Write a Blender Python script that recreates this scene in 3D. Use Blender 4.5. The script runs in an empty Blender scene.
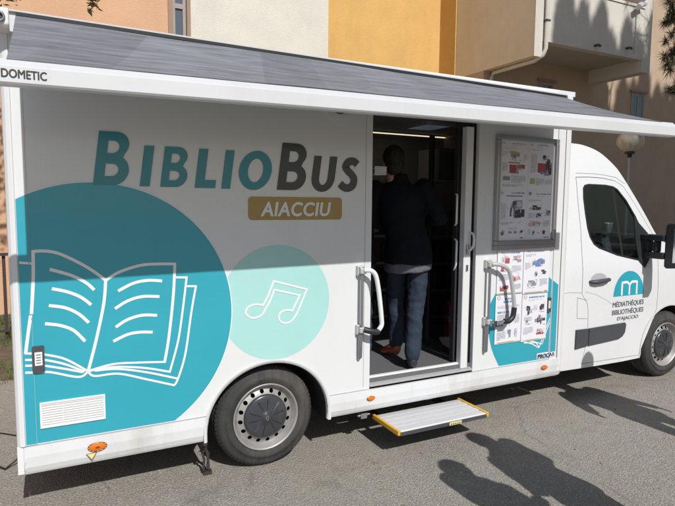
import bpy, math, random
from math import sin, cos, pi, radians as rad
from mathutils import Vector, Matrix, noise
from mathutils.geometry import delaunay_2d_cdt
random.seed(7)
C = bpy.context.scene.collection
SC = bpy.context.scene

# ---------------------------------------------------------------- materials
def new_mat(name):
    m = bpy.data.materials.new(name); m.use_nodes = True
    return m, m.node_tree, m.node_tree.nodes['Principled BSDF']

def pm(name, col, rough=.5, metal=0, coat=0, var=0, vscale=3, bump=0, bscale=60, rvar=0, emit=0, spec=.5,
       dirt=None, dscale=1.2, damt=.3):
    m, nt, b = new_mat(name); N, L = nt.nodes, nt.links
    b.inputs['Base Color'].default_value = (*col, 1); b.inputs['Roughness'].default_value = rough
    b.inputs['Metallic'].default_value = metal; b.inputs['Coat Weight'].default_value = coat
    b.inputs['Coat Roughness'].default_value = .08
    b.inputs['Specular IOR Level'].default_value = spec
    if emit:
        b.inputs['Emission Color'].default_value = (*col, 1); b.inputs['Emission Strength'].default_value = emit
    tc = N.new('ShaderNodeTexCoord')
    src = None
    if var:
        n = N.new('ShaderNodeTexNoise'); n.inputs['Scale'].default_value = vscale; n.inputs['Detail'].default_value = 8
        n.inputs['Roughness'].default_value = .65
        L.new(tc.outputs['Object'], n.inputs['Vector'])
        mr = N.new('ShaderNodeMapRange'); mr.inputs[1].default_value = .25; mr.inputs[2].default_value = .75
        mr.inputs[3].default_value = 1 - var; mr.inputs[4].default_value = 1 + var
        L.new(n.outputs['Fac'], mr.inputs[0])
        mx = N.new('ShaderNodeMix'); mx.data_type = 'RGBA'; mx.blend_type = 'MULTIPLY'; mx.inputs[0].default_value = 1
        mx.inputs[6].default_value = (*col, 1); L.new(mr.outputs[0], mx.inputs[7])
        src = mx.outputs[2]; L.new(src, b.inputs['Base Color'])
    if dirt:
        n = N.new('ShaderNodeTexNoise'); n.inputs['Scale'].default_value = dscale; n.inputs['Detail'].default_value = 10
        n.inputs['Roughness'].default_value = .7
        mp = N.new('ShaderNodeMapping'); mp.inputs['Scale'].default_value = (1, 1, .25)
        L.new(tc.outputs['Object'], mp.inputs[0]); L.new(mp.outputs[0], n.inputs['Vector'])
        mr = N.new('ShaderNodeMapRange'); mr.inputs[1].default_value = .5; mr.inputs[2].default_value = .75
        mr.inputs[3].default_value = 0; mr.inputs[4].default_value = damt
        L.new(n.outputs['Fac'], mr.inputs[0])
        mx = N.new('ShaderNodeMix'); mx.data_type = 'RGBA'; L.new(mr.outputs[0], mx.inputs[0])
        if src: L.new(src, mx.inputs[6])
        else: mx.inputs[6].default_value = (*col, 1)
        mx.inputs[7].default_value = (*dirt, 1)
        L.new(mx.outputs[2], b.inputs['Base Color'])
    if bump:
        n = N.new('ShaderNodeTexNoise'); n.inputs['Scale'].default_value = bscale; n.inputs['Detail'].default_value = 6
        L.new(tc.outputs['Object'], n.inputs['Vector'])
        bp = N.new('ShaderNodeBump'); bp.inputs['Strength'].default_value = bump; bp.inputs['Distance'].default_value = .01
        L.new(n.outputs['Fac'], bp.inputs['Height']); L.new(bp.outputs[0], b.inputs['Normal'])
    if rvar:
        n = N.new('ShaderNodeTexNoise'); n.inputs['Scale'].default_value = 2.5; n.inputs['Detail'].default_value = 6
        L.new(tc.outputs['Object'], n.inputs['Vector'])
        mr = N.new('ShaderNodeMapRange'); mr.inputs[1].default_value = .3; mr.inputs[2].default_value = .7
        mr.inputs[3].default_value = rough - rvar; mr.inputs[4].default_value = rough + rvar
        L.new(n.outputs['Fac'], mr.inputs[0]); L.new(mr.outputs[0], b.inputs['Roughness'])
    return m

WHITE = pm('white_paint', (.74, .75, .755), .34, coat=.45, bump=.3, bscale=1.4, var=.02, vscale=1.5, rvar=.08, dirt=(.55, .54, .51), damt=.14)
WHITE2 = pm('white_skirt', (.74, .75, .76), .4, coat=.2, var=.04, vscale=4, rvar=.08, dirt=(.42, .39, .34), dscale=3, damt=.5)
CABW = pm('white_cab_paint', (.75, .76, .77), .28, coat=.6, var=.015, vscale=1.5, rvar=.05, dirt=(.5, .48, .44), damt=.12)
PLASTW = pm('white_plastic', (.76, .76, .75), .45, var=.03, vscale=8)
TEAL = pm('teal_film', (.028, .36, .455), .34, coat=.45, bump=.3, bscale=1.4, var=.04, vscale=2.5, rvar=.05)
TEAL2 = pm('teal_lettering', (.02, .25, .30), .34, coat=.3)
LTEAL = pm('pale_teal_film', (.40, .69, .66), .36, coat=.3, var=.03, vscale=2.5)
CHARCOAL = pm('charcoal_film', (.035, .037, .045), .35, coat=.3)  # own dark colour of the BUS letters
OCHRE = pm('ochre_film', (.40, .27, .075), .38, coat=.2)
LINEW = pm('white_film', (.80, .81, .81), .38)
INK = pm('black_print', (.03, .03, .035), .5)
GAP = pm('panel_gap', (.015, .015, .017), .8)
UNDER = pm('underbody', (.02, .02, .021), .9, var=.3, vscale=8)
RUBBER = pm('tyre_rubber', (.038, .038, .038), .78, var=.25, vscale=14, bump=.25, bscale=90, dirt=(.16, .14, .115), dscale=5, damt=.6)
RIM = pm('rim_silver', (.40, .385, .37), .5, metal=.45, var=.1, vscale=12, dirt=(.16, .13, .10), dscale=10, damt=.4)
CAPB = pm('hub_cap_plastic', (.045, .047, .055), .28, var=.1, vscale=12, dirt=(.12, .11, .10), dscale=12, damt=.4)
BLACKP = pm('black_plastic', (.022, .023, .026), .45, var=.15, vscale=20, bump=.08, bscale=300)
GREYP = pm('dark_grey_trim', (.065, .068, .078), .5, var=.08, vscale=12)
SEAL = pm('rubber_seal', (.012, .012, .013), .6)
ALU = pm('aluminium', (.56, .57, .58), .36, metal=.85, var=.06, vscale=20)
CHROME = pm('chrome', (.62, .63, .65), .16, metal=1)
ROD = pm('grey_rod', (.30, .31, .33), .38, metal=.6)
AMBER = pm('amber_lens', (.72, .17, .01), .2, coat=1)
AMBER2 = pm('amber_rim', (.30, .055, .004), .3)
YELLOW = pm('yellow_trim', (.78, .42, .03), .45, var=.1, vscale=20)
PYEL = pm('pale_yellow', (.75, .68, .30), .5)
PAPER = pm('paper', (.76, .76, .80), .6)
CABLE = pm('cable', (.012, .012, .013), .5)
PRINTS = [PAPER, pm('print_grey', (.28, .28, .31), .6), pm('print_dark', (.06, .06, .08), .6), pm('print_red', (.40, .08, .08), .6),
          pm('print_pink', (.66, .42, .42), .6), pm('print_blue', (.14, .24, .48), .6), pm('print_pale', (.55, .56, .60), .6),
          pm('print_green', (.40, .47, .16), .6)]
STEEL = pm('dark_steel', (.06, .055, .05), .6, metal=.4)
INTW = pm('interior_panel', (.45, .44, .42), .6, var=.05, vscale=4)
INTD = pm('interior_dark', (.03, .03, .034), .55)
FLOOR = pm('grey_vinyl_floor', (.14, .14, .15), .6, var=.18, vscale=60, bump=.1, bscale=200)
SKIN = pm('skin', (.52, .30, .21), .5, var=.06, vscale=25)
HAIR = pm('hair', (.014, .012, .011), .6, bump=.9, bscale=120)
HAIRG = pm('brown_hair', (.10, .055, .03), .6, bump=.9, bscale=120)
def cloth(n, c, bs=45): return pm(n, c, .85, var=.16, vscale=9, bump=.5, bscale=bs, spec=.25)
NAVY = cloth('navy_jacket', (.005, .006, .010)); SHIRT = cloth('grey_shirt', (.13, .125, .15)); JEANS = pm('jeans_denim', (.030, .042, .064), .85, var=.14, vscale=30, bump=.7, bscale=30, spec=.2)
BLACKC = cloth('black_coat', (.014, .014, .017)); REDC = cloth('red_cloth', (.3, .04, .04)); BEIGE = cloth('beige_cloth', (.35, .28, .2))
BROWNL = pm('brown_leather', (.40, .10, .035), .45, var=.2, vscale=20); DARKL = pm('dark_leather', (.03, .03, .035), .45)
REDP = pm('extinguisher_red', (.50, .03, .03), .3, coat=.5)

def fabric_mat():
    m, nt, b = new_mat('awning_fabric'); N, L = nt.nodes, nt.links
    tc = N.new('ShaderNodeTexCoord'); mp = N.new('ShaderNodeMapping'); mp.inputs['Scale'].default_value = (2.2, 13, 13)
    mp.inputs['Rotation'].default_value = (0, 0, rad(1.2))
    L.new(tc.outputs['Object'], mp.inputs[0])
    n1 = N.new('ShaderNodeTexNoise'); n1.inputs['Scale'].default_value = 1.6; n1.inputs['Detail'].default_value = 5; n1.inputs['Roughness'].default_value = .62
    n1.inputs['Distortion'].default_value = .5
    L.new(mp.outputs[0], n1.inputs['Vector'])
    # woven panels: brightness steps from one width of cloth to the next
    sx = N.new('ShaderNodeSeparateXYZ'); L.new(tc.outputs['Object'], sx.inputs[0])
    wv = N.new('ShaderNodeMath'); wv.operation = 'MULTIPLY_ADD'; wv.inputs[1].default_value = -.32; L.new(sx.outputs['Y'], wv.inputs[0]); L.new(sx.outputs['X'], wv.inputs[2])
    w2 = N.new('ShaderNodeMath'); w2.operation = 'MULTIPLY'; w2.inputs[1].default_value = 3.1; L.new(wv.outputs[0], w2.inputs[0])
    fl = N.new('ShaderNodeMath'); fl.operation = 'FLOOR'; L.new(w2.outputs[0], fl.inputs[0])
    wn = N.new('ShaderNodeTexWhiteNoise'); wn.noise_dimensions = '1D'; L.new(fl.outputs[0], wn.inputs['W'])
    # each width shifts the streak pattern a little
    cr = N.new('ShaderNodeValToRGB'); cr.color_ramp.elements[0].position = .34; cr.color_ramp.elements[0].color = (.15, .156, .175, 1)
    cr.color_ramp.elements[1].position = .72; cr.color_ramp.elements[1].color = (.27, .28, .31, 1)
    L.new(n1.outputs['Fac'], cr.inputs[0])
    mr = N.new('ShaderNodeMapRange'); mr.inputs[3].default_value = .90; mr.inputs[4].default_value = 1.1; L.new(wn.outputs['Value'], mr.inputs[0])
    mx = N.new('ShaderNodeMix'); mx.data_type = 'RGBA'; mx.blend_type = 'MULTIPLY'; mx.inputs[0].default_value = 1
    L.new(cr.outputs[0], mx.inputs[6]); L.new(mr.outputs[0], mx.inputs[7]); L.new(mx.outputs[2], b.inputs['Base Color'])
    b.inputs['Roughness'].default_value = .7; b.inputs['Specular IOR Level'].default_value = .3
    bp = N.new('ShaderNodeBump'); bp.inputs['Strength'].default_value = .3; bp.inputs['Distance'].default_value = .01
    L.new(n1.outputs['Fac'], bp.inputs['Height']); L.new(bp.outputs[0], b.inputs['Normal'])
    return m
FABRIC = fabric_mat()

def asphalt_mat():
    m, nt, b = new_mat('asphalt'); N, L = nt.nodes, nt.links
    tc = N.new('ShaderNodeTexCoord')
    def noise_(s, d=6, r=.6):
        n = N.new('ShaderNodeTexNoise'); n.inputs['Scale'].default_value = s; n.inputs['Detail'].default_value = d; n.inputs['Roughness'].default_value = r
        L.new(tc.outputs['Object'], n.inputs['Vector']); return n
    def mixc(f, a, c, bt='MIX'):
        mx = N.new('ShaderNodeMix'); mx.data_type = 'RGBA'; mx.blend_type = bt
        if hasattr(f, 'is_output'): L.new(f, mx.inputs[0])
        else: mx.inputs[0].default_value = f
        for s, i in ((a, 6), (c, 7)):
            if isinstance(s, tuple): mx.inputs[i].default_value = (*s, 1)
            else: L.new(s, mx.inputs[i])
        return mx.outputs[2]
    def ramp(src, lo, hi, a=0., c=1.):
        mr = N.new('ShaderNodeMapRange'); mr.inputs[1].default_value = lo; mr.inputs[2].default_value = hi
        mr.inputs[3].default_value = a; mr.inputs[4].default_value = c; L.new(src, mr.inputs[0]); return mr.outputs[0]
    big = noise_(.9, 8, .62); fine = noise_(75, 4, .7); mid = noise_(11, 6, .7)
    vo = N.new('ShaderNodeTexVoronoi'); vo.inputs['Scale'].default_value = 85; vo.inputs['Randomness'].default_value = 1
    L.new(tc.outputs['Object'], vo.inputs['Vector'])
    col = mixc(ramp(fine.outputs['Fac'], .3, .7), (.11, .101, .089), (.54, .50, .44))
    # individual light aggregate stones
    sep = N.new('ShaderNodeSeparateColor'); L.new(vo.outputs['Color'], sep.inputs[0])
    st = ramp(sep.outputs[0], .80, .86); near = ramp(vo.outputs['Distance'], .45, .3)
    ml = N.new('ShaderNodeMath'); ml.operation = 'MULTIPLY'; L.new(st, ml.inputs[0]); L.new(near, ml.inputs[1])
    col = mixc(ml.outputs[0], col, (.60, .54, .45))
    col = mixc(ramp(mid.outputs['Fac'], .38, .72, 0, .5), col, (.20, .18, .155))
    col = mixc(ramp(big.outputs['Fac'], .35, .7), col, mixc(.45, col, (.31, .275, .23)))
    # wandering cracks and old repair patches
    dn = noise_(2.2, 4, .6); mxv = N.new('ShaderNodeMix'); mxv.data_type = 'RGBA'; mxv.inputs[0].default_value = .22
    L.new(tc.outputs['Object'], mxv.inputs[6]); L.new(dn.outputs['Color'], mxv.inputs[7])
    cv = N.new('ShaderNodeTexVoronoi'); cv.feature = 'DISTANCE_TO_EDGE'; cv.inputs['Scale'].default_value = .62; L.new(mxv.outputs[2], cv.inputs['Vector'])
    cn = noise_(3.1, 3, .5); ck = N.new('ShaderNodeMath'); ck.operation = 'MULTIPLY'; L.new(ramp(cv.outputs['Distance'], .006, .002, 0, .3), ck.inputs[0]); L.new(ramp(cn.outputs['Fac'], .45, .6), ck.inputs[1])
    col = mixc(ck.outputs[0], col, (.05, .045, .038))
    st_ = noise_(1.7, 9, .75); col = mixc(ramp(st_.outputs['Fac'], .56, .72, 0, .5), col, (.085, .08, .072))
    st2 = noise_(4.3, 9, .8); col = mixc(ramp(st2.outputs['Fac'], .55, .75, 0, .45), col, (.37, .345, .31))
    L.new(col, b.inputs['Base Color']); b.inputs['Roughness'].default_value = .88
    bp = N.new('ShaderNodeBump'); bp.inputs['Strength'].default_value = .8; bp.inputs['Distance'].default_value = .006
    ad = N.new('ShaderNodeMath'); ad.operation = 'ADD'; L.new(fine.outputs['Fac'], ad.inputs[0]); L.new(vo.outputs['Distance'], ad.inputs[1])
    L.new(ad.outputs[0], bp.inputs['Height']); L.new(bp.outputs[0], b.inputs['Normal'])
    return m
ASPH = asphalt_mat()

def glass_mat(name, tint, amt):
    m, nt, b = new_mat(name); N, L = nt.nodes, nt.links; nt.nodes.remove(b)
    out = [n for n in N if n.type == 'OUTPUT_MATERIAL'][0]
    t = N.new('ShaderNodeBsdfTransparent'); t.inputs[0].default_value = (*tint, 1)
    g = N.new('ShaderNodeBsdfGlossy'); g.inputs['Roughness'].default_value = .03; g.inputs[0].default_value = (.9, .95, 1, 1)
    f = N.new('ShaderNodeLayerWeight'); f.inputs[0].default_value = .5
    pw = N.new('ShaderNodeMath'); pw.operation = 'POWER'; pw.inputs[1].default_value = 4.5; L.new(f.outputs['Facing'], pw.inputs[0])
    ma = N.new('ShaderNodeMath'); ma.operation = 'ADD'; ma.inputs[1].default_value = amt; L.new(pw.outputs[0], ma.inputs[0])
    mx = N.new('ShaderNodeMixShader'); L.new(ma.outputs[0], mx.inputs[0]); L.new(t.outputs[0], mx.inputs[1]); L.new(g.outputs[0], mx.inputs[2])
    L.new(mx.outputs[0], out.inputs[0]); return m
GLASS = glass_mat('tinted_glass', (.66, .78, .80), .11)
DGLASS = glass_mat('dark_door_glass', (.30, .33, .35), .02)

def stucco(name, col): return pm(name, col, .9, var=.07, vscale=2.2, bump=.5, bscale=45, dirt=tuple(c * .7 for c in col), dscale=1.6, damt=.35, spec=.2)
PEACH = stucco('peach_render', (.66, .40, .25)); CREAMR = stucco('cream_render', (.70, .66, .58)); OCHR = stucco('yellow_render', (.68, .42, .15))
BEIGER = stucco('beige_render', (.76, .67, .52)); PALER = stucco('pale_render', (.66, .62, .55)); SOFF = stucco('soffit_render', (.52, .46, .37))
TANR = stucco('tan_render', (.52, .39, .28)); REDR = pm('red_shutter', (.24, .09, .06), .7, var=.1, vscale=5)
WFRAME = pm('brown_jamb', (.33, .22, .16), .7, var=.08, vscale=6); PANE = pm('window_pane', (.10, .12, .15), .08, coat=.6)
SHUT = pm('window_frame_white', (.34, .30, .27), .6)
BARK = pm('bark', (.13, .09, .06), .9, var=.35, vscale=12, bump=1, bscale=25)
LEAFM = pm('leaf_green', (.10, .12, .03), .55, var=.4, vscale=3); NEEDLE = pm('needles', (.075, .072, .040), .7, var=.45, vscale=5)
CYP = pm('cypress_green', (.045, .07, .03), .8, var=.4, vscale=4)
GRASSM = pm('grass_blades', (.10, .13, .035), .7, var=.5, vscale=2.5); SOIL = pm('verge_soil', (.13, .10, .065), .95, var=.4, vscale=7, bump=.8, bscale=30)
GLOBE = pm('lamp_globe', (.50, .45, .36), .5, var=.05, vscale=8, dirt=(.16, .12, .08), dscale=9, damt=.8)
POLE = pm('lamp_pole', (.34, .34, .33), .5, metal=.3); FENCE = pm('fence_steel', (.05, .035, .03), .6)

# ---------------------------------------------------------------- mesh tools
class M:
    def __init__(s): s.v = []; s.f = []; s.m = []; s.s = []
    def add(s, vs, fs, mi=0, sm=False):
        o = len(s.v); s.v += [tuple(v) for v in vs]
        for f in fs: s.f.append(tuple(i + o for i in f)); s.m.append(mi); s.s.append(sm)
        return s
    def box(s, x0, x1, y0, y1, z0, z1, mi=0):
        v = [(x, y, z) for z in (z0, z1) for y in (y0, y1) for x in (x0, x1)]
        return s.add(v, [(0, 2, 3, 1), (4, 5, 7, 6), (0, 1, 5, 4), (2, 6, 7, 3), (0, 4, 6, 2), (1, 3, 7, 5)], mi)
    def quad(s, x0, x1, z0, z1, y, mi=0):
        return s.add([(x0, y, z0), (x1, y, z0), (x1, y, z1), (x0, y, z1)], [(0, 1, 2, 3)], mi)
    def tube(s, pts, r, n=12, mi=0, caps=True):
        pts = [Vector(p) for p in pts]; rs = r if isinstance(r, (list, tuple)) else [r] * len(pts)
        rings = []; up = Vector((0, 0, 1)); prev = None
        for i, p in enumerate(pts):
            t = (pts[min(i + 1, len(pts) - 1)] - pts[max(i - 1, 0)]).normalized()
            if prev is None:
                a = t.cross(up if abs(t.z) < .9 else Vector((1, 0, 0))).normalized()
            else: a = (prev - t * prev.dot(t)).normalized()
            prev = a; b = t.cross(a)
            rings += [p + (a * cos(2 * pi * k / n) + b * sin(2 * pi * k / n)) * rs[i] for k in range(n)]
        fs = [(i * n + k, i * n + (k + 1) % n, (i + 1) * n + (k + 1) % n, (i + 1) * n + k) for i in range(len(pts) - 1) for k in range(n)]
        s.add(rings, fs, mi, True)
        if caps:
            s.add(rings[:n], [tuple(range(n - 1, -1, -1))], mi); s.add(rings[-n:], [tuple(range(n))], mi)
        return s
    def lathe(s, prof, c, n=48, mi=0, axis='y', sm=True):
        vs = []
        for (r, h) in prof:
            for k in range(n):
                a = 2 * pi * k / n
                if axis == 'y': vs.append((c[0] + r * cos(a), c[1] + h, c[2] + r * sin(a)))
                else: vs.append((c[0] + r * cos(a), c[1] + r * sin(a), c[2] + h))
        fs = [(i * n + k, i * n + (k + 1) % n, (i + 1) * n + (k + 1) % n, (i + 1) * n + k) for i in range(len(prof) - 1) for k in range(n)]
        return s.add(vs, fs, mi, sm)
    def ell(s, c, r, n=16, k=10, mi=0, rot=None):
        vs = []
        for i in range(k + 1):
            th = pi * i / k
            for j in range(n):
                a = 2 * pi * j / n
                p = Vector((r[0] * sin(th) * cos(a), r[1] * sin(th) * sin(a), r[2] * cos(th)))
                if rot is not None: p = rot @ p
                vs.append(p + Vector(c))
        fs = [(i * n + j, (i + 1) * n + j, (i + 1) * n + (j + 1) % n, i * n + (j + 1) % n) for i in range(k) for j in range(n)]
        return s.add(vs, fs, mi, True)
    def prism(s, sect0, sect1, mi=0):
        """loft between two equal closed outlines (3D points), with end caps"""
        n = len(sect0); s.add(list(sect0) + list(sect1), [(i, (i + 1) % n, n + (i + 1) % n, n + i) for i in range(n)], mi)
        s.add(sect0, [tuple(range(n - 1, -1, -1))], mi); s.add(sect1, [tuple(range(n))], mi); return s
    def build(s, name, mats, parent=None, bevel=0, smooth=None, merge=False):
        me = bpy.data.meshes.new(name)
        me.from_pydata(s.v, [], s.f)
        if not isinstance(mats, (list, tuple)): mats = [mats]
        for m in mats: me.materials.append(m)
        for p, mi, sm in zip(me.polygons, s.m, s.s):
            p.material_index = mi; p.use_smooth = sm if smooth is None else smooth
        if bevel or merge:
            import bmesh
            bm = bmesh.new(); bm.from_mesh(me)
            bmesh.ops.remove_doubles(bm, verts=bm.verts, dist=1e-5)
            bmesh.ops.recalc_face_normals(bm, faces=bm.faces)
            bm.to_mesh(me); bm.free()
        me.update()
        o = bpy.data.objects.new(name, me); C.objects.link(o)
        if bevel:
            md = o.modifiers.new('b', 'BEVEL'); md.width = bevel; md.segments = 2; md.limit_method = 'ANGLE'; md.angle_limit = rad(40)
        setp(o, parent); return o

def setp(o, parent):
    if parent is not None:
        o.parent = parent; bpy.context.view_layer.update() if False else None
        o.matrix_parent_inverse = Matrix.Translation(-wloc(parent))
def wloc(p):
    v = Vector(p.location)
    if p.parent: v = v + wloc(p.parent) - wloc(p.parent)  # children sit in world space of their root
    return v if p.parent is None else Vector((0, 0, 0)) + (v if p.type == 'EMPTY' else Vector())
def thing(name, label, cat, loc=(0, 0, 0), group=None):
    o = bpy.data.objects.new(name, None); C.objects.link(o); o.location = loc; o.empty_display_size = .2
    o['label'] = label; o['category'] = cat
    if group: o['group'] = group
    return o
def tag(o, label, cat, group=None):
    o['label'] = label; o['category'] = cat
    if group: o['group'] = group
    return o
def copy_tree(o, parent=None):
    c = o.copy(); C.objects.link(c)
    if parent: c.parent = parent
    for ch in [x for x in bpy.data.objects if x.parent == o]: copy_tree(ch, c)
    return c

def inpoly(x, y, P):
    r = False; n = len(P)
    for i in range(n):
        x0, y0 = P[i]; x1, y1 = P[(i + 1) % n]
        if (y0 > y) != (y1 > y) and x < (x1 - x0) * (y - y0) / (y1 - y0) + x0: r = not r
    return r
def densify(P, d):
    out = []
    for i in range(len(P)):
        a, b = Vector(P[i]), Vector(P[(i + 1) % len(P)]); n = max(1, int((b - a).length / d))
        out += [tuple(a.lerp(b, k / n)) for k in range(n)]
    return out
def cdt(loops, grid=None):
    vs = []; es = []
    if grid: loops = [densify(l, grid * 1.2) for l in loops]
    for l in loops:
        o = len(vs); vs += [Vector(p) for p in l]; es += [(o + i, o + (i + 1) % len(l)) for i in range(len(l))]
    if grid:
        xs = [p[0] for p in loops[0]]; zs = [p[1] for p in loops[0]]
        x = min(xs) + grid / 2
        while x < max(xs):
            z = min(zs) + grid / 2
            while z < max(zs):
                vs.append(Vector((x, z))); z += grid
            x += grid
    r = delaunay_2d_cdt(vs, es, [], 0, 1e-6)
    V = [tuple(v) for v in r[0]]; F = []
    for f in r[2]:
        cx = sum(V[i][0] for i in f) / 3; cz = sum(V[i][1] for i in f) / 3
        if sum(inpoly(cx, cz, l) for l in loops) % 2 == 1:
            a, b, c = (V[i] for i in f)
            ar = (b[0] - a[0]) * (c[1] - a[1]) - (b[1] - a[1]) * (c[0] - a[0])
            if abs(ar) > 1e-9: F.append(tuple(f) if ar > 0 else tuple(reversed(f)))
    return V, F, loops
def skin(mb, loops, yf, thick=0, grid=None, mi=0, sm=False, mirror=None):
    """panel lying in the x-z plane at y = yf(x, z), outer face towards -y (or mirrored)"""
    V, F, loops = cdt(loops, grid)
    my = (lambda y: y) if mirror is None else (lambda y: mirror - y)
    g = (lambda f: f) if mirror is None else (lambda f: tuple(reversed(f)))
    mb.add([(x, my(yf(x, z)), z) for x, z in V], [g(f) for f in F], mi, sm)
    if thick:
        mb.add([(x, my(yf(x, z) + thick), z) for x, z in V], [tuple(reversed(g(f))) for f in F], mi, sm)
        for l in loops:
            n = len(l); a = [(x, my(yf(x, z)), z) for x, z in l]; b = [(x, my(yf(x, z) + thick), z) for x, z in l]
            mb.add(a + b, [(i, n + i, n + (i + 1) % n, (i + 1) % n) for i in range(n)], mi, False)
    return mb
def flat(loops, y, mb=None, mi=0, thick=0):
    mb = mb or M(); return skin(mb, loops, lambda x, z: y, thick, None, mi)
def arc(cx, cz, rx, rz, a0, a1, n=24):
    return [(cx + rx * cos(rad(a0 + (a1 - a0) * i / n)), cz + rz * sin(rad(a0 + (a1 - a0) * i / n))) for i in range(n + 1)]
def rrect(x0, x1, z0, z1, r, n=5):
    return (arc(x1 - r, z1 - r, r, r, 0, 90, n) + arc(x0 + r, z1 - r, r, r, 90, 180, n) + arc(x0 + r, z0 + r, r, r, 180, 270, n) + arc(x1 - r, z0 + r, r, r, 270, 360, n))
def clip(P, f, inter):
    out = []
    for i in range(len(P)):
        a, b = P[i], P[(i + 1) % len(P)]
        if f(a): out.append(a)
        if f(a) != f(b): out.append(inter(a, b))
    return out
def clipx(P, x0): return clip(P, lambda p: p[0] >= x0, lambda a, b: (x0, a[1] + (b[1] - a[1]) * (x0 - a[0]) / (b[0] - a[0])))
def clipz(P, z0): return clip(P, lambda p: p[1] >= z0, lambda a, b: (a[0] + (b[0] - a[0]) * (z0 - a[1]) / (b[1] - a[1]), z0))
def crom(P, n=8):
    """smooth curve through 2D points"""
    if len(P) < 3: return list(P)
    Q = [P[0]] + list(P) + [P[-1]]; out = []
    for i in range(1, len(Q) - 2):
        p0, p1, p2, p3 = (Vector(q) for q in Q[i - 1:i + 3])
        for k in range(n):
            t = k / n; out.append(tuple(.5 * ((2 * p1) + (-p0 + p2) * t + (2 * p0 - 5 * p1 + 4 * p2 - p3) * t * t + (-p0 + 3 * p1 - 3 * p2 + p3) * t ** 3)))
    return out + [tuple(P[-1])]
def offs(P, w, closed=False):
    L_, R_ = [], []; n = len(P)
    for i in range(n):
        p = Vector(P[i]); a = Vector(P[(i - 1) % n]) if (closed or i > 0) else None; b = Vector(P[(i + 1) % n]) if (closed or i < n - 1) else None
        e1 = (p - a).normalized() if a is not None else (b - p).normalized(); e2 = (b - p).normalized() if b is not None else e1
        d = (e1 + e2); d = d.normalized() if d.length > 1e-6 else e1; nn = Vector((-d.y, d.x)); c = max(.35, d.dot(e1))
        ww = (w[i] if isinstance(w, list) else w) / 2 / c
        L_.append(tuple(p + nn * ww)); R_.append(tuple(p - nn * ww))
    return L_, R_
def clean(P, closed):
    Q = [P[0]]
    for p in P[1:]:
        if (Vector(p) - Vector(Q[-1])).length > 1e-4: Q.append(p)
    if closed and (Vector(Q[0]) - Vector(Q[-1])).length < 1e-4: Q.pop()
    return Q
def stroke(mb, P, w, yf, mi=0, closed=False):
    P = clean(P, closed); L_, R_ = offs(P, w, closed); n = len(P); f = yf if callable(yf) else (lambda x, z: yf)
    vs = [(x, f(x, z), z) for x, z in L_ + R_]; m = n if closed else n - 1
    return mb.add(vs, [(n + i, n + (i + 1) % n, (i + 1) % n, i) for i in range(m)], mi)

def btext(mb, body, x0, x1, z0, z1, yf, mi=0, d=.0012, **k):
    for i, (a, b) in enumerate(((0, 0), (d, 0), (-d, 0), (0, d * .7), (0, -d * .7))):
        g = (lambda x, z, i=i: (yf(x, z) if callable(yf) else yf) - .00015 * i)
        text(mb, body, x0 + a, x1 + a, z0 + b, z1 + b, g, mi, **k)
    return mb
def text(mb, body, x0, x1, z0, z1, yf, mi=0, bold=0, shear=0, spacing=1):
    cu = bpy.data.curves.new('t', 'FONT'); cu.body = body; cu.size = 1; cu.offset = bold; cu.shear = shear; cu.space_character = spacing
    cu.resolution_u = 4
    o = bpy.data.objects.new('t', cu); C.objects.link(o)
    dg = bpy.context.evaluated_depsgraph_get(); me = o.evaluated_get(dg).to_mesh()
    vs = [v.co.copy() for v in me.vertices]; fs = [tuple(p.vertices) for p in me.polygons]
    o.evaluated_get(dg).to_mesh_clear(); bpy.data.objects.remove(o); bpy.data.curves.remove(cu)
    ax = min(v.x for v in vs); bx = max(v.x for v in vs); az = min(v.y for v in vs); bz = max(v.y for v in vs)
    f = yf if callable(yf) else (lambda x, z: yf); out = []
    for v in vs:
        x = x0 + (v.x - ax) / (bx - ax) * (x1 - x0); z = z0 + (v.y - az) / (bz - az) * (z1 - z0); out.append((x, f(x, z), z))
    return mb.add(out, fs, mi)

# ================================================================ THE BUS
W = 2.2                                     # width of the box
bus = thing('library_bus', 'white mobile library bus with teal book graphic, open side door and awning', 'library bus', (2.6, 1.1, 0))

def arch_e(cx, cz, rx, rz, zb, n=28):       # wheel opening, from the left foot over the top to the right foot
    return [(cx - rx, zb)] + arc(cx, cz, rx, rz, 180, 0, n) + [(cx + rx, zb)]
ARX = (1.35, .33, .42, .395)
DX0, DX1, DZ0, DZ1 = 2.105, 3.055, .465, 2.39
PT = 2.68
# --- side panel (door side) with door opening and arch cut
S = .438
ar = [p for p in arch_e(*ARX, .2) if p[1] > S]
a0 = ARX[0] - ARX[2] * math.sqrt(1 - ((S - ARX[1]) / ARX[3]) ** 2); a1 = 2 * ARX[0] - a0
side = [(.0, S), (a0, S)] + ar + [(a1, S), (DX0, S), (DX0, DZ1), (DX1, DZ1), (DX1, S), (3.905, S), (3.905, PT), (0, PT)]
m = skin(M(), [side], lambda x, z: 0, .035)
m.build('side_panel', WHITE, bus)
# seam between panel and skirt, door-pillar seam lines
SEAMM = pm('seam', (.32, .33, .34), .7)
for a_ in ((.0, a0 - .005, S - .003, S + .0015), (a1 + .005, DX0 - .03, S - .003, S + .0015), (DX1 + .012, 3.9, S - .003, S + .0015), (2.052, 2.0545, .46, 2.5)): M().quad(*a_, -.0015).build('panel_seam', SEAMM, bus)
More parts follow.
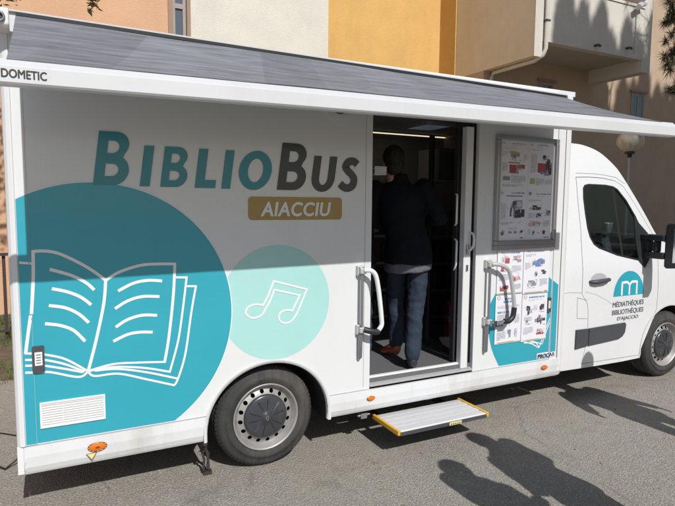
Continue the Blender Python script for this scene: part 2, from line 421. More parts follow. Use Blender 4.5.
# --- skirt with curled-under lower edge
def skf(x, z):
    t = max(0, (.345 - z)) / .07
    return -.012 + (.004 if z < .35 else 0) + .022 * t * t
b0 = .272
sk = [(-.065, b0), (.93 - .0, b0)] + [p for p in arch_e(*ARX, b0) if p[1] < S - .003][:1]
lft = [p for p in arch_e(*ARX, b0)]
lo = [p for p in lft if p[0] < ARX[0] and p[1] < S - .004]; hi = [p for p in lft if p[0] > ARX[0] and p[1] < S - .004]
zl = [b0, .29, .31, .33, .345, .352, .39]
L1 = [(-.065, b0)] + lo + [(a0 - .003, S - .004), (-.065, S - .004)]
L2 = hi[::1] + [(3.99, b0), (4.035, .30), (4.04, S - .004), (a1 + .003, S - .004)]
def gridskin(loop, name):
    mm = skin(M(), [loop], skf, .02, .03); return mm.build(name, WHITE2, bus, smooth=None)
gridskin(L1, 'skirt_panel'); gridskin([(a1 + .003, S - .004)] + hi + [(3.99, b0), (4.02, .285), (4.04, .31), (4.04, S - .004)], 'skirt_panel')
# end caps of skirt at the rear corner, small steps seen in the photo
M().box(-.098, -.066, -.008, .03, .285, .30).box(-.098, -.066, 0, .05, .30, .44).build('skirt_end_bracket', WHITE2, bus, bevel=.003)
# arch moulding lip
m = M(); P = arch_e(ARX[0], ARX[1], ARX[2] + .011, ARX[3] + .011, b0, 40)
L_, R_ = offs(P, .02); n = len(P)
m.add([(x, -.016, z) for x, z in L_] + [(x, -.014, z) for x, z in R_] + [(x, .03, z) for x, z in R_],
      [(i, i + 1, n + i + 1, n + i) for i in range(n - 1)] + [(n + i, n + i + 1, 2 * n + i + 1, 2 * n + i) for i in range(n - 1)], 0, True)
m.build('wheel_arch_lip', WHITE2, bus)
def liner(cx, cz, rx, rz, y0, y1, zb=.27, mirror=False):
    m = M(); P = arch_e(cx, cz, rx, rz, zb, 24); n = len(P)
    if mirror: y0, y1 = W - y1, W - y0
    m.add([(x, y0, z) for x, z in P] + [(x, y1, z) for x, z in P], [(i, i + 1, n + i + 1, n + i) for i in range(n - 1)], 0, True)
    yb = y1 if not mirror else y0
    m.add([(x, yb, z) for x, z in P], [tuple(range(n))], 0); return m
liner(ARX[0], ARX[1], ARX[2] - .001, ARX[3] - .001, .022, .48).build('wheel_well', UNDER, bus)
liner(ARX[0], ARX[1], ARX[2] - .001, ARX[3] - .001, .022, .48, mirror=True).build('wheel_well', UNDER, bus)
# --- rear corner moulding: flat flange + rounded outer profile
sec = lambda z: [(-.0003, -.002, z), (-.0003, .03, z), (-.1, .05, z), (-.1, .03, z), (-.095, .008, z), (-.082, -.006, z), (-.066, -.012, z), (-.058, -.012, z), (-.055, -.004, z), (-.0015, -.004, z)]
M().prism(sec(.441), sec(2.7)).build('corner_moulding', WHITE, bus)
# --- front corner post: two narrow mouldings
sec = lambda z, x0, x1, y: [(x0, .03, z), (x0, y + .004, z), (x0 + .006, y, z), (x1 - .006, y, z), (x1, y + .004, z), (x1, .03, z)]
def postsec(x0, x1, y, z0, z1): return M().prism(sec(z0, x0, x1, y), sec(z1, x0, x1, y))
postsec(3.908, 3.995, -.006, .33, 2.68).build('corner_moulding', WHITE, bus)
m = M()
ss = lambda z, dy: [(3.999, .06, z), (3.999, dy, z), (4.03, dy - .002, z), (4.06, dy + .006, z), (4.078, dy + .025, z), (4.085, dy + .06, z)]
prev = None
for z, dy in ((.262, .03), (.28, .008), (.32, -.008), (.5, -.01), (2.68, -.006)):
    s_ = ss(z, dy)
    if prev: m.prism(prev, s_)
    prev = s_
m.build('front_post', WHITE, bus, smooth=False)
# --- far side, roof, rear wall, front bulkhead
far = skin(M(), [[(-.1, .28), (a0, .28)] + ar + [(a1, .28), (4.085, .28), (4.085, 2.68), (-.1, 2.68)]], lambda x, z: 0, .035, mirror=W)
far.build('far_side_panel', WHITE, bus)
HX0, HX1, HY0, HY1 = 3.10, 3.36, .74, 1.06
def holed(mb, x0, x1, y0, y1, z0, z1): return mb.box(x0, x1, y0, HY0, z0, z1).box(x0, x1, HY1, y1, z0, z1).box(x0, HX0, HY0, HY1, z0, z1).box(HX1, x1, HY0, HY1, z0, z1)
holed(M(), -.1, 4.085, .001, W, 2.681, 2.72).build('roof', WHITE, bus)
def transl(name, col):
    m, nt, b = new_mat(name); nt.nodes.remove(b); t = nt.nodes.new('ShaderNodeBsdfTranslucent'); t.inputs[0].default_value = (*col, 1)
    nt.links.new(t.outputs[0], [n for n in nt.nodes if n.type == 'OUTPUT_MATERIAL'][0].inputs[0]); return m
HATCHM = transl('hatch_acrylic', (.34, .46, .56))
M().add([(HX0 - .02, HY0 - .02, 2.723), (HX1 + .02, HY0 - .02, 2.723), (HX1 + .02, HY1 + .02, 2.723), (HX0 - .02, HY1 + .02, 2.723), (HX0 + .04, HY0 + .04, 2.77), (HX1 - .04, HY0 + .04, 2.77), (HX1 - .04, HY1 - .04, 2.77), (HX0 + .04, HY1 - .04, 2.77)],
        [(0, 1, 5, 4), (1, 2, 6, 5), (2, 3, 7, 6), (3, 0, 4, 7), (4, 5, 6, 7)]).build('roof_hatch', HATCHM, bus)
M().box(-.1, -.06, .05, W - .036, .3, 2.68).build('rear_wall', WHITE, bus)
M().box(4.045, 4.08, .07, W - .04, .5, 2.68).build('bulkhead', INTW, bus)
# --- floor, ceiling, inner walls
M().box(-.06, .92, .036, W - .036, .44, .5).box(.92, 1.78, .5, W - .5, .44, .5).box(1.78, 4.045, .036, W - .036, .44, .5).build('floor', FLOOR, bus)
for a_, b_ in ((.036, .5), (W - .5, W - .037)):
    m = M().box(.895, 1.805, a_, b_, .74, .76).box(.895, .915, a_, b_, .5, .739).box(1.785, 1.805, a_, b_, .5, .739)
    e_ = .49 if a_ < 1 else W - .5; m.box(.9155, 1.7845, e_, e_ + .01, .5, .739); m.build('wheel_box', INTW, bus)
holed(M(), -.06, 4.045, .036, W - .04, 2.5, 2.53).build('ceiling', INTW, bus)
M().box(HX0 - .03, HX1 + .03, HY0 - .03, HY0 - .001, 2.47, 2.499).box(HX0 - .03, HX1 + .03, HY1 + .001, HY1 + .03, 2.47, 2.499).box(HX0 - .03, HX0 - .001, HY0, HY1, 2.47, 2.499).box(HX1 + .001, HX1 + .03, HY0, HY1, 2.47, 2.499).build('hatch_frame', pm('hatch_fr', (.5, .5, .5), .5), bus)
M().box(HX0 - .005, HX0 - .001, HY0, HY1, 2.531, 2.68).box(HX1 + .001, HX1 + .005, HY0, HY1, 2.531, 2.68).box(HX0, HX1, HY0 - .005, HY0 - .001, 2.531, 2.68).box(HX0, HX1, HY1 + .001, HY1 + .005, 2.531, 2.68).build('hatch_shaft', LINEW, bus)
M().box(-.06, 4.045, W - .06, W - .04, .5, 2.5).build('inner_wall', INTW, bus)
M().box(2.2, 3.93, 1.545, 1.575, 2.480, 2.488).build('light_strip', pm('strip_light', (1, .84, .60), .5, emit=.9), bus)
M().box(2.2, 3.93, 1.535, 1.585, 2.489, 2.4995).build('light_strip_housing', INTD, bus)
M().box(.0, .9, .4, .42, .5, 2.5).build('inner_partition', INTW, bus)
# cabinets, shelves with books, ventilation box
def shelf(x0, x1, y0, y1, z0, z1, n, name='bookshelf'):
    m = M(); m.box(x0, x0 + .02, y0, y1, z0, z1).box(x1 - .02, x1, y0, y1, z0, z1).box(x0 + .02, x1 - .02, y1 - .015, y1, z0, z1)
    for i in range(n + 1):
        z = z0 + (z1 - z0 - .02) * i / n; m.box(x0 + .02, x1 - .02, y0, y1 - .015, z, z + .02)
    sh = m.build(name, INTW, bus)
    bc = [pm('book_%d' % i, c, .6) for i, c in enumerate([(.20, .04, .03), (.05, .10, .20), (.25, .22, .16), (.06, .14, .08), (.3, .18, .05), (.04, .04, .05)])]
    bm_ = M(); R = random.Random(3)
    for i in range(n):
        z = z0 + (z1 - z0 - .02) * i / n + .021; x = x0 + .03
        while x < x1 - .07:
            w = R.uniform(.015, .04); h = R.uniform(.6, .85) * ((z1 - z0) / n - .03)
            if R.random() < .9: bm_.box(x, x + w, y0 + .02, y0 + .02 + R.uniform(.14, .2), z, z + h, R.randrange(6))
            x += w + .002
    bm_.build('books', bc, sh); return sh
shelf(1.3, 2.62, W - .36, W - .062, .5, 2.1, 5); shelf(2.66, 3.95, W - .36, W - .062, .5, 1.72, 4)
m = M(); m.box(3.42, 3.74, 1.3, 1.32, 1.98, 2.3).box(3.42, 3.44, 1.0, 1.3, 1.98, 2.3).box(3.72, 3.74, 1.0, 1.3, 1.98, 2.3).box(3.44, 3.72, 1.0, 1.3, 2.28, 2.3).box(3.44, 3.72, 1.0, 1.3, 1.98, 2.0)
m.build('wall_cubby', pm('cubby', (.6, .6, .58), .5), bus, bevel=.004)
M().box(3.44, 3.72, 1.12, 1.13, 2.0, 2.28).build('cubby_door', INTD, bus)
M().box(3.95, 4.04, .9, 1.6, 1.36, 2.5).build('cabinet', pm('cabinet_beige', (.45, .37, .29), .6), bus, bevel=.005)
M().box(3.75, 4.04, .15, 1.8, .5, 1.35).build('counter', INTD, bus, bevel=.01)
st = thing('book_stack', 'small stack of pale booklets beside the head of the person in the doorway', 'booklets', (2.33, .33, 2.0))
# --- door opening: right jamb post with lock, dark gap, sill
M().box(2.945, 3.014, .012, .07, .47, 2.36).build('door_jamb', WHITE, bus, bevel=.006)
M().box(3.016, 3.054, .045, .06, .47, 2.385).build('door_gap', SEAL, bus)
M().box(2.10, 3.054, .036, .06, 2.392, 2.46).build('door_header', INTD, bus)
M().box(DX0, DX0 + .012, .036, .09, .5, 2.36).build('door_seal', SEAL, bus)
m = M(); m.box(DX0 + .002, DX1 - .002, -.004, .034, .452, .462)
for k in range(5): m.box(DX0 + .002, DX1 - .002, .001 + k * .0065, .0045 + k * .0065, .462, .466 + .0015 * k)
m.build('door_sill', pm('sill_alu', (.50, .50, .51), .5, metal=.25, var=.08, vscale=30), bus)
M().box(DX0 + .002, 2.943, .036, .066, .501, .516).build('sill_strip', LINEW, bus, bevel=.003)
M().box(2.968, 2.986, .002, .012, 1.25, 1.30).build('door_lock', CHROME, bus, bevel=.003)
m = M(); m.box(2.963, 2.99, .002, .012, 1.38, 1.46); m.lathe([(0, -.004), (.009, -.004), (.009, .0)], (2.977, .0, 1.41), 16)
m.build('door_lock', CHROME, bus, bevel=.003)
m = M(); m.tube([(3.0, .005, 1.55), (3.008, -.02, 1.54), (3.01, -.026, 1.50), (3.008, -.024, 1.45), (2.998, -.006, 1.42), (2.985, .004, 1.41)], .010, 10); m.build('door_handle', LINEW, bus)
# inner glazed door leaf folded into the bus
gl = M().box(2.93, 2.955, .09, .14, .51, 2.36).box(3.05, 3.085, .60, .64, .51, 2.36).build('inner_door', INTD, bus, bevel=.004)
M().add([(2.943, .14, .6), (3.066, .60, .6), (3.066, .60, 2.3), (2.943, .14, 2.3)], [(0, 1, 2, 3)]).build('glass', DGLASS, gl)
M().tube([(2.94, .12, 1.85), (2.92, .08, 1.84), (2.92, .08, 1.62), (2.94, .12, 1.60)], .009, 8).build('handle', LINEW, gl)
M().tube([(2.94, .12, 1.50), (2.92, .07, 1.48), (2.918, .07, 1.3), (2.94, .12, 1.24)], .009, 8).build('handle', LINEW, gl)
EX, EY = 3.10, .34
ex = thing('fire_extinguisher', 'red fire extinguisher with silver band just inside the bus door', 'fire extinguisher', (EX, EY, .5))
M().lathe([(0, 0), (.05, 0), (.06, .012), (.06, .33), (.05, .37), (.022, .395), (.02, .41), (0, .41)], (EX, EY, .58), 24, axis='z').build('cylinder', REDP, ex)
M().lathe([(.0615, .2), (.0615, .25)], (EX, EY, .58), 24, axis='z').build('band', ALU, ex)
M().box(EX - .015, EX + .015, EY - .015, EY + .015, .99, 1.04).box(EX - .05, EX + .02, EY - .01, EY + .01, 1.04, 1.055).tube([(EX + .015, EY, 1.01), (EX + .06, EY - .01, .96), (EX + .065, EY - .02, .81), (EX + .06, EY - .03, .70)], .008, 8).build('valve', INTD, ex)
M().box(EX - .035, EX + .035, EY - .06, EY + .06, .502, .578).build('bracket', INTD, ex)
# the extinguisher stands on the floor of the bus

# --- graphics on the side ------------------------------------------------
Y1, Y2, Y3 = -.0012, -.0024, -.0036
c1 = arc(1.401, 1.122, .376, .376, 0, 360, 96)[:-1]
pc = flat([c1], Y1).build('pale_circle', LTEAL, bus)
big = arc(.319, 1.099, .775, .775, 0, 360, 160)[:-1]
big = clipz(clipx(big, -.004 + .004), .446)
bigo = clipz(clipx(arc(.319, 1.099, .781, .781, 0, 360, 160)[:-1], .0), .446)
tc_ = flat([bigo], Y1 - .0006, mi=1); flat([big], Y2, tc_)
# its edge continues over the flange of the corner moulding
ed = clipx(clip(arc(.319, 1.099, .775, .775, 0, 360, 160)[:-1], lambda p: p[0] <= -.0018, lambda a, b: (-.0018, a[1] + (b[1] - a[1]) * (-.0018 - a[0]) / (b[0] - a[0]))), -.053)
ed = clipz(ed, .446)
ed = [p for p in ed]
flat([ed], -.0055, tc_)
TCI = tc_.build('teal_circle', [TEAL, LINEW], bus)
# open book line drawing
bk = M(); w = .0125
def ln(P, w=w, y=Y3, mb=None, mi=0): stroke(mb or bk, crom(P, 8), w, y, mi)
lay = [0]
def lnl(P, w=w, smooth=True):
    lay[0] += 1; stroke(bk, crom(P, 8) if smooth else P, w, Y3 - .00004 * lay[0])
lnl([(.013, 1.502), (.072, 1.503), (.142, 1.486), (.243, 1.429), (.316, 1.376), (.371, 1.327)], .0165)
lnl([(.018, 1.508), (.013, 1.351), (-.002, 1.165)], .0165); lnl([(-.002, 1.44), (.01, 1.437)])
lnl([(.371, 1.327), (.44, 1.369), (.553, 1.403), (.65, 1.408), (.759, 1.403)], .0165)
lnl([(.371, 1.333), (.357, 1.196), (.313, .996), (.265, .815)], .0165); lnl([(.753, 1.41), (.741, 1.221), (.711, .972), (.682, .812)], .0165)
lnl([(.755, 1.323), (.827, 1.319)]); lnl([(.821, 1.323), (.792, 1.109), (.762, .93), (.71, .748)]); lnl([(.714, .752), (.6, .787), (.506, .808), (.394, .823), (.269, .817)])
lnl([(.821, 1.266), (.881, 1.262)]); lnl([(.875, 1.264), (.845, 1.105), (.805, .852), (.758, .702), (.731, .662)]); lnl([(.734, .667), (.587, .722), (.425, .78), (.299, .784), (.265, .815)])
lnl([(.686, .817), (.523, .833), (.394, .84), (.265, .817)]); lnl([(.758, .704), (.588, .765), (.425, .808), (.3, .815)])
lnl([(-.002, .951), (.052, .938), (.152, .9), (.262, .818)]); lnl([(-.002, .916), (.051, .908), (.151, .871), (.246, .816)]); lnl([(-.002, .884), (.049, .876), (.143, .847), (.239, .814)])
lnl([(-.002, .846), (.077, .836), (.215, .79), (.263, .814)])
for P in ([(.093, 1.403), (.196, 1.365), (.269, 1.32), (.31, 1.276)], [(.1, 1.297), (.179, 1.273), (.244, 1.238), (.292, 1.193)], [(.082, 1.206), (.161, 1.187), (.226, 1.148), (.277, 1.093)],
          [(.06, 1.108), (.136, 1.09), (.201, 1.055), (.255, .989)], [(.434, 1.262), (.518, 1.302), (.6, 1.314), (.678, 1.306)], [(.415, 1.161), (.483, 1.201), (.565, 1.221), (.661, 1.214)],
          [(.416, 1.054), (.48, 1.092), (.562, 1.111), (.645, 1.103)], [(.401, .973), (.478, 1.005), (.544, 1.012), (.618, 1.005)]): lnl(P, .0175)
lnl([(-.006, 1.16), (-.026, 1.03), (-.037, .953)], .0165, True)
# short continuations on the flange lie proud of it
for i, v in enumerate(bk.v):
    if v[0] < -.003: bk.v[i] = (v[0], v[1] - .0042, v[2])
def stroke_fl(P): stroke(bk, P, .0125, -.0068)
for P in ([(-.048, 1.446), (-.005, 1.44)], [(-.041, .955), (-.005, .951)], [(-.041, .92), (-.005, .916)], [(-.042, .888), (-.005, .884)], [(-.043, .85), (-.005, .846)]): stroke_fl(P)
bk.build('book_drawing', LINEW, TCI)
# music note: outline with two joined heads
nt_ = M()
outer = [(1.375, 1.265), (1.61, 1.196)]; outer += crom([(1.61, 1.196), (1.575, 1.12), (1.545, 1.055), (1.522, 1.017), (1.495, .99), (1.465, .981), (1.43, .99), (1.410, 1.022), (1.424, 1.056), (1.465, 1.068), (1.504, 1.06)], 6)[1:]
outer += [(1.507, 1.064), (1.553, 1.152), (1.558, 1.16), (1.379, 1.208)]
outer += crom([(1.379, 1.208), (1.35, 1.14), (1.318, 1.088), (1.295, 1.052), (1.262, 1.037), (1.222, 1.037), (1.187, 1.071), (1.205, 1.110), (1.254, 1.122), (1.302, 1.112)], 6)[1:]
outer += [(1.34, 1.18)]
stroke(nt_, outer, .0125, Y3, closed=True)
nt_.build('music_note', LINEW, pc)
# lettering BIBLIOBUS, small-cap oblique
def xf(P, x0, z0, s, sh=.135): return [(x0 + (x + z * sh) * s, z0 + z * s) for x, z in P]
def letB(x0, z0, h, w):      # unit height 1
    o = [(0, 0)] + [(w * .50, 0)] + arc(w * .58, .275, w * .42, .275, -80, 62, 14) + arc(w * .52, .76, w * .40, .24, -38, 88, 12) + [(0, 1)]
    h1 = [(w * .30, .17), (w * .50, .17)] + arc(w * .50, .285, w * .19, .115, -80, 80, 8) + [(w * .5, .40), (w * .30, .40)]
    h2 = [(w * .30, .60), (w * .46, .60)] + arc(w * .46, .715, w * .18, .115, -80, 80, 8) + [(w * .46, .83), (w * .30, .83)]
    return [xf(q, x0, z0, h) for q in (o, h1, h2)]
def letI(x0, z0, h, w): return [xf([(0, 0), (w, 0), (w, 1), (0, 1)], x0, z0, h)]
def letL(x0, z0, h, w, t): return [xf([(0, 0), (w, 0), (w, .21), (t, .21), (t, 1), (0, 1)], x0, z0, h)]
def letO(x0, z0, h, w):
    return [xf(arc(w / 2, .5, w / 2, .53, 0, 360, 48)[:-1], x0, z0, h), xf(arc(w / 2, .5, w / 2 - .25, .32, 0, 360, 40)[:-1], x0, z0, h)]
def letU(x0, z0, h, w, t):
    o = [(0, 1)] + arc(w / 2, .37, w / 2, .40, 180, 360, 20) + [(w, 1), (w - t, 1)] + arc(w / 2, .37, w / 2 - t, .20, 360, 180, 16) + [(t, 1)]
    return [xf(o, x0, z0, h)]
lt = M()
def put(loops, mi): flat(loops, Y3 - .0008, lt, mi)
put(letB(.320, 1.861, .296, .60), 0); put(letI(.565, 1.858, .232, .235), 0); put(letB(.678, 1.857, .234, .63), 0)
put(letL(.876, 1.855, .233, .53, .235), 0); put(letI(1.037, 1.853, .234, .235), 0); put(letO(1.134, 1.855, .230, .93), 0)
put(letB(1.397, 1.852, .300, .64), 1); put(letU(1.630, 1.851, .229, .74, .235), 1)
sp = crom([(.52, .80), (.40, .885), (.24, .87), (.145, .73), (.24, .60), (.37, .50), (.475, .37), (.46, .19), (.33, .10), (.17, .12), (.03, .22)], 8)
stroke(lt, xf(sp, 1.838, 1.851, .229), .052, Y3 - .0008, 1)
lt.build('bibliobus_lettering', [TEAL2, CHARCOAL], bus)
pq = flat([rrect(1.207, 1.868, 1.660, 1.808, .025)], Y2).build('name_plaque', OCHRE, bus)
btext(M(), 'AIACCIU', 1.290, 1.782, 1.684, 1.775, Y3 - .0003, d=.0022, bold=.012, shear=.15, spacing=1.06).build('lettering', LINEW, pq)

# teal patch right of the door, with the little book lines, maker's name
pt = [(3.865, 1.158), (3.90, 1.13), (3.90, .447), (3.335, .447)] + crom([(3.335, .447), (3.275, .55), (3.232, .655), (3.206, .80), (3.206, .90), (3.225, .98), (3.27, 1.05)], 5)[1:] + [(3.5, 1.13)]
tp = flat([pt], Y1)
tp.add([(3.912, -.0075, .46), (3.975, -.0075, .46), (3.975, -.0075, 1.085), (3.912, -.0075, 1.125)], [(0, 1, 2, 3)])
tp = tp.build('teal_patch', TEAL, bus)
m = M()
for i, P in enumerate([[(3.58, .631), (3.70, .592), (3.781, .549)], [(3.781, .549), (3.83, .66), (3.896, .80)], [(3.62, .632), (3.72, .61), (3.815, .579)], [(3.815, .579), (3.858, .68), (3.896, .76)], [(3.78, .56), (3.74, .60), (3.60, .612)]]):
    stroke(m, P, .009, Y2 - .0001 * i)
m.build('book_drawing', LINEW, tp)
m = M(); m.quad(3.760, 3.897, .452, .502, Y2, 0); m.quad(3.912, 3.972, .449, .499, -.0086, 0)
text(m, 'PROCAR', 3.768, 3.968, .458, .494, -.0096, 1, bold=.03); m.build('maker_sticker', [LINEW, pm('navy_print', (.03, .05, .14), .5)], bus)

# --- notice board and posters
def poster(x0, x1, z0, z1, y, seed, lay):
    """a printed sheet: heading, lines of small type and drawings, all one flat mesh; lay = list of (kind, u0, v0, u1, v1, inks), v measured down from the top"""
    R = random.Random(seed); m = M(); m.quad(x0, x1, z0, z1, y, 0); w, h = x1 - x0, z1 - z0; e = [y - .0008]
    def poly(P, mi): m.add([(x0 + u * w, e[0], z1 - v * h) for u, v in P], [tuple(range(len(P)))[::-1] if False else tuple(range(len(P)))], mi); e[0] -= .000008
    def rect(a, b, c, d, mi): poly([(a, d), (c, d), (c, b), (a, b)], mi)
    for kind, a, b, c, d, ink in lay:
        if kind == 'h':
            u = a
            while u < c - .02: k = u + R.uniform(.03, .055); rect(u, b + R.uniform(0, .006), min(k, c), d, ink[0]); u = k + R.choice([.008, .008, .03])
        elif kind == 't':
            v = b
            while v < d:
                u = a; end = c if v + .022 < d else a + (c - a) * R.uniform(.3, .8)
                while u < end: k = min(end, u + R.uniform(.012, .05)); rect(u, v, k, v + .0055, R.choice([1, 1, 6])); u = k + .010
                v += .0155
        elif kind == 'o': poly([(a + (c - a) * (.5 + .5 * cos(q_ * pi / 8)), b + (d - b) * (.5 - .5 * sin(q_ * pi / 8))) for q_ in range(16)], ink[0])
        elif kind == 'b': rect(a, b, c, d, ink[0])
        elif kind == 'p':           # a small drawing: washes, then figures (body and head), then dark strokes
            W_, H_ = c - a, d - b
            for _ in range(4): u, v = a + R.random() * W_ * .6, b + R.random() * H_ * .6; rect(u, v, min(c, u + W_ * R.uniform(.2, .5)), min(d, v + H_ * R.uniform(.2, .5)), R.choice(ink))
            for _ in range(max(2, int(W_ / .09))):
                u = a + R.uniform(.1, .85) * W_; v = b + R.uniform(.1, .4) * H_; q_ = H_ * R.uniform(.3, .55); mi = R.choice(ink + (2,)); t = q_ * .22
                poly([(u - t * .7, v + q_), (u + t * .8, v + q_), (u + t * .5, v + t), (u - t * .4, v + t)], mi); poly([(u + t * .35 * cos(k * pi / 4), v + t * .55 - t * .3 * sin(k * pi / 4)) for k in range(8)], R.choice([2, 1]))
            for _ in range(6):
                u, v = a + R.random() * W_, b + R.random() * H_; u2, v2 = min(c, max(a, u + R.uniform(-.4, .4) * W_)), min(d, max(b, v + R.uniform(-.2, .2) * H_))
                dd = Vector((u2 - u, v2 - v)); nn = Vector((-dd.y, dd.x)).normalized() * .004 if dd.length > 1e-3 else Vector((.004, 0))
                P = [(u - nn.x, v - nn.y), (u2 - nn.x, v2 - nn.y), (u2 + nn.x, v2 + nn.y), (u + nn.x, v + nn.y)]
                ar_ = sum(P[k][0] * P[(k + 1) % 4][1] - P[(k + 1) % 4][0] * P[k][1] for k in range(4)); poly(P[::-1] if ar_ > 0 else P, R.choice([2, 1, 1]))
    return m
LA = [('o', .05, .02, .17, .075, (6,)), ('h', .40, .035, .92, .055, (1,)), ('t', .38, .075, .85, .10, 0), ('t', .10, .14, .72, .17, 0), ('p', .30, .20, .80, .40, (1, 6, 7)), ('t', .08, .22, .26, .30, 0), ('t', .82, .26, .95, .40, 0),
      ('b', .30, .43, .70, .445, (2,)), ('p', .30, .46, .88, .66, (3, 3, 1, 4)), ('b', .34, .48, .56, .64, (3,)), ('t', .08, .44, .26, .62, 0), ('b', .12, .72, .36, .80, (1,)), ('t', .40, .70, .92, .84, 0), ('t', .10, .88, .80, .93, 0)]
LB = [('o', .05, .02, .17, .075, (6,)), ('h', .34, .03, .78, .055, (1,)), ('t', .3, .08, .6, .10, 0), ('t', .10, .14, .60, .17, 0), ('p', .52, .22, .80, .36, (1, 2)), ('b', .36, .42, .70, .62, (3,)), ('p', .62, .30, .96, .66, (2, 2, 1)), ('p', .40, .54, .95, .68, (5, 1, 6)),
      ('t', .08, .24, .32, .62, 0), ('b', .08, .74, .26, .86, (7,)), ('t', .30, .74, .62, .88, 0), ('t', .66, .76, .94, .86, 0)]
LC = [('o', .05, .02, .17, .09, (6,)), ('h', .44, .035, .92, .065, (1,)), ('b', .26, .10, .84, .125, (1,)), ('p', .30, .22, .94, .58, (1, 2, 2, 6)), ('p', .46, .18, .82, .44, (2, 1)), ('b', .62, .20, .84, .36, (1,)), ('b', .645, .22, .815, .34, (6,)), ('t', .08, .26, .26, .60, 0), ('t', .08, .64, .5, .69, 0), ('t', .70, .64, .88, .67, 0),
      ('t', .34, .76, .94, .78, 0), ('p', .08, .80, .24, .94, (2, 1)), ('p', .36, .82, .50, .88, (1,)), ('p', .56, .82, .70, .88, (1,)), ('p', .78, .80, .94, .88, (1, 2)), ('b', .80, .955, .90, .975, (3,))]
LD = [('o', .05, .02, .17, .09, (1,)), ('h', .34, .05, .93, .075, (5,)), ('t', .36, .1, .8, .12, 0), ('t', .06, .18, .55, .22, 0), ('p', .06, .28, .60, .40, (1, 2, 6)), ('p', .66, .38, .93, .54, (2, 1)), ('p', .36, .44, .62, .58, (2, 1)), ('p', .06, .62, .62, .76, (2, 1, 4)), ('t', .66, .62, .92, .74, 0), ('t', .06, .46, .32, .56, 0),
      ('p', .22, .82, .34, .92, (5, 2)), ('p', .62, .80, .76, .92, (2,)), ('b', .46, .86, .50, .88, (3,)), ('t', .06, .80, .18, .90, 0), ('b', .70, .96, .92, .975, (5,))]
LE = [('h', .15, .05, .60, .075, (1,)), ('h', .60, .045, .85, .08, (5,)), ('p', .10, .12, .46, .30, (4, 3, 6)), ('p', .55, .12, .92, .30, (4, 1)), ('p', .10, .36, .46, .50, (3, 4)), ('t', .55, .36, .92, .50, 0), ('t', .08, .54, .48, .68, 0), ('p', .50, .52, .92, .72, (4, 3, 4, 1)), ('p', .08, .76, .50, .92, (3, 4, 3)), ('t', .56, .78, .92, .90, 0)]
LF = [('h', .12, .04, .78, .065, (1,)), ('t', .08, .11, .45, .17, 0), ('p', .30, .18, .92, .40, (5, 5, 1)), ('b', .34, .31, .60, .36, (5,)), ('b', .56, .22, .70, .27, (5,)), ('t', .06, .30, .26, .44, 0), ('p', .42, .48, .62, .62, (1, 2)), ('p', .68, .46, .92, .58, (1, 2)), ('p', .14, .68, .60, .90, (6, 1, 1)), ('t', .64, .68, .94, .84, 0), ('b', .84, .955, .94, .975, (3,))]
LG_ = [('o', .05, .02, .18, .09, (3,)), ('o', .065, .03, .165, .08, (0,)), ('h', .34, .06, .78, .10, (5,)), ('h', .30, .12, .70, .16, (5,)), ('t', .08, .22, .90, .28, 0), ('h', .08, .33, .52, .37, (5,)), ('t', .08, .40, .50, .50, 0), ('p', .46, .46, .66, .64, (6, 1)), ('h', .08, .60, .30, .64, (5,)), ('t', .70, .42, .92, .60, 0), ('p', .48, .72, .64, .90, (1, 5)), ('p', .74, .70, .86, .90, (5, 6)), ('b', .08, .72, .36, .735, (1,)), ('t', .08, .76, .4, .92, 0)]
LH = [('o', .05, .02, .18, .09, (3,)), ('o', .065, .03, .165, .08, (0,)), ('h', .26, .05, .90, .085, (5,)), ('t', .25, .12, .8, .15, 0), ('p', .10, .22, .42, .44, (1, 2, 6)), ('p', .62, .20, .92, .40, (1, 2)), ('t', .46, .24, .60, .36, 0), ('p', .08, .46, .40, .64, (6, 1)), ('p', .50, .44, .94, .68, (1, 2, 1)), ('t', .08, .70, .46, .84, 0), ('p', .60, .76, .94, .90, (3, 2, 4)), ('h', .60, .84, .90, .88, (3,))]
nb = M(); X0, X1, Z0, Z1 = 3.218, 3.888, 1.447, 2.312
for a in ((X0, X1, Z1 - .034, Z1), (X0, X1, Z0, Z0 + .034), (X0, X0 + .034, Z0 + .035, Z1 - .035), (X1 - .034, X1, Z0 + .035, Z1 - .035)): nb.box(a[0], a[1], -.038, -.002, a[2], a[3])
NB = nb.build('notice_board', pm('board_frame', (.45, .45, .46), .35, metal=.7), bus, bevel=.005)
M().box(X0 + .035, X1 - .035, -.012, -.002, Z0 + .035, Z1 - .035).build('backing', PAPER, NB)
xm = 3.562; zm = 1.885
for i, (a, b, c, d, ly) in enumerate([(3.258, xm - .002, zm, 2.272, LA), (xm + .002, 3.85, zm, 2.272, LB), (3.258, xm - .002, 1.487, zm - .002, LC), (xm + .002, 3.85, 1.487, zm - .002, LD)]):
    poster(a, b, c, d, -.0135, 11 + i, ly).build('leaflet', PRINTS, NB)
# bottom ledge of the board
M().box(X0 - .002, X1 + .002, -.034, -.001, 1.405, 1.446).build('ledge', pm('board_ledge', (.42, .42, .43), .4, metal=.6), NB, bevel=.004)
for i, (a, b, c, d, ly) in enumerate([(3.275, 3.555, 1.042, 1.402, LE), (3.560, 3.856, 1.030, 1.402, LF), (3.270, 3.556, .634, 1.036, LG_), (3.561, 3.850, .624, 1.024, LH)]):
    p_ = poster(a, b, c, d, -.0075, 31 + i, ly); p_.quad(a + .02 * i, b, c + .004, c + .009, -.0092, 7); p_.quad(a + .02, b - .08, c + .0095, c + .012, -.0092, 3)
    p_.build('poster', PRINTS, bus)
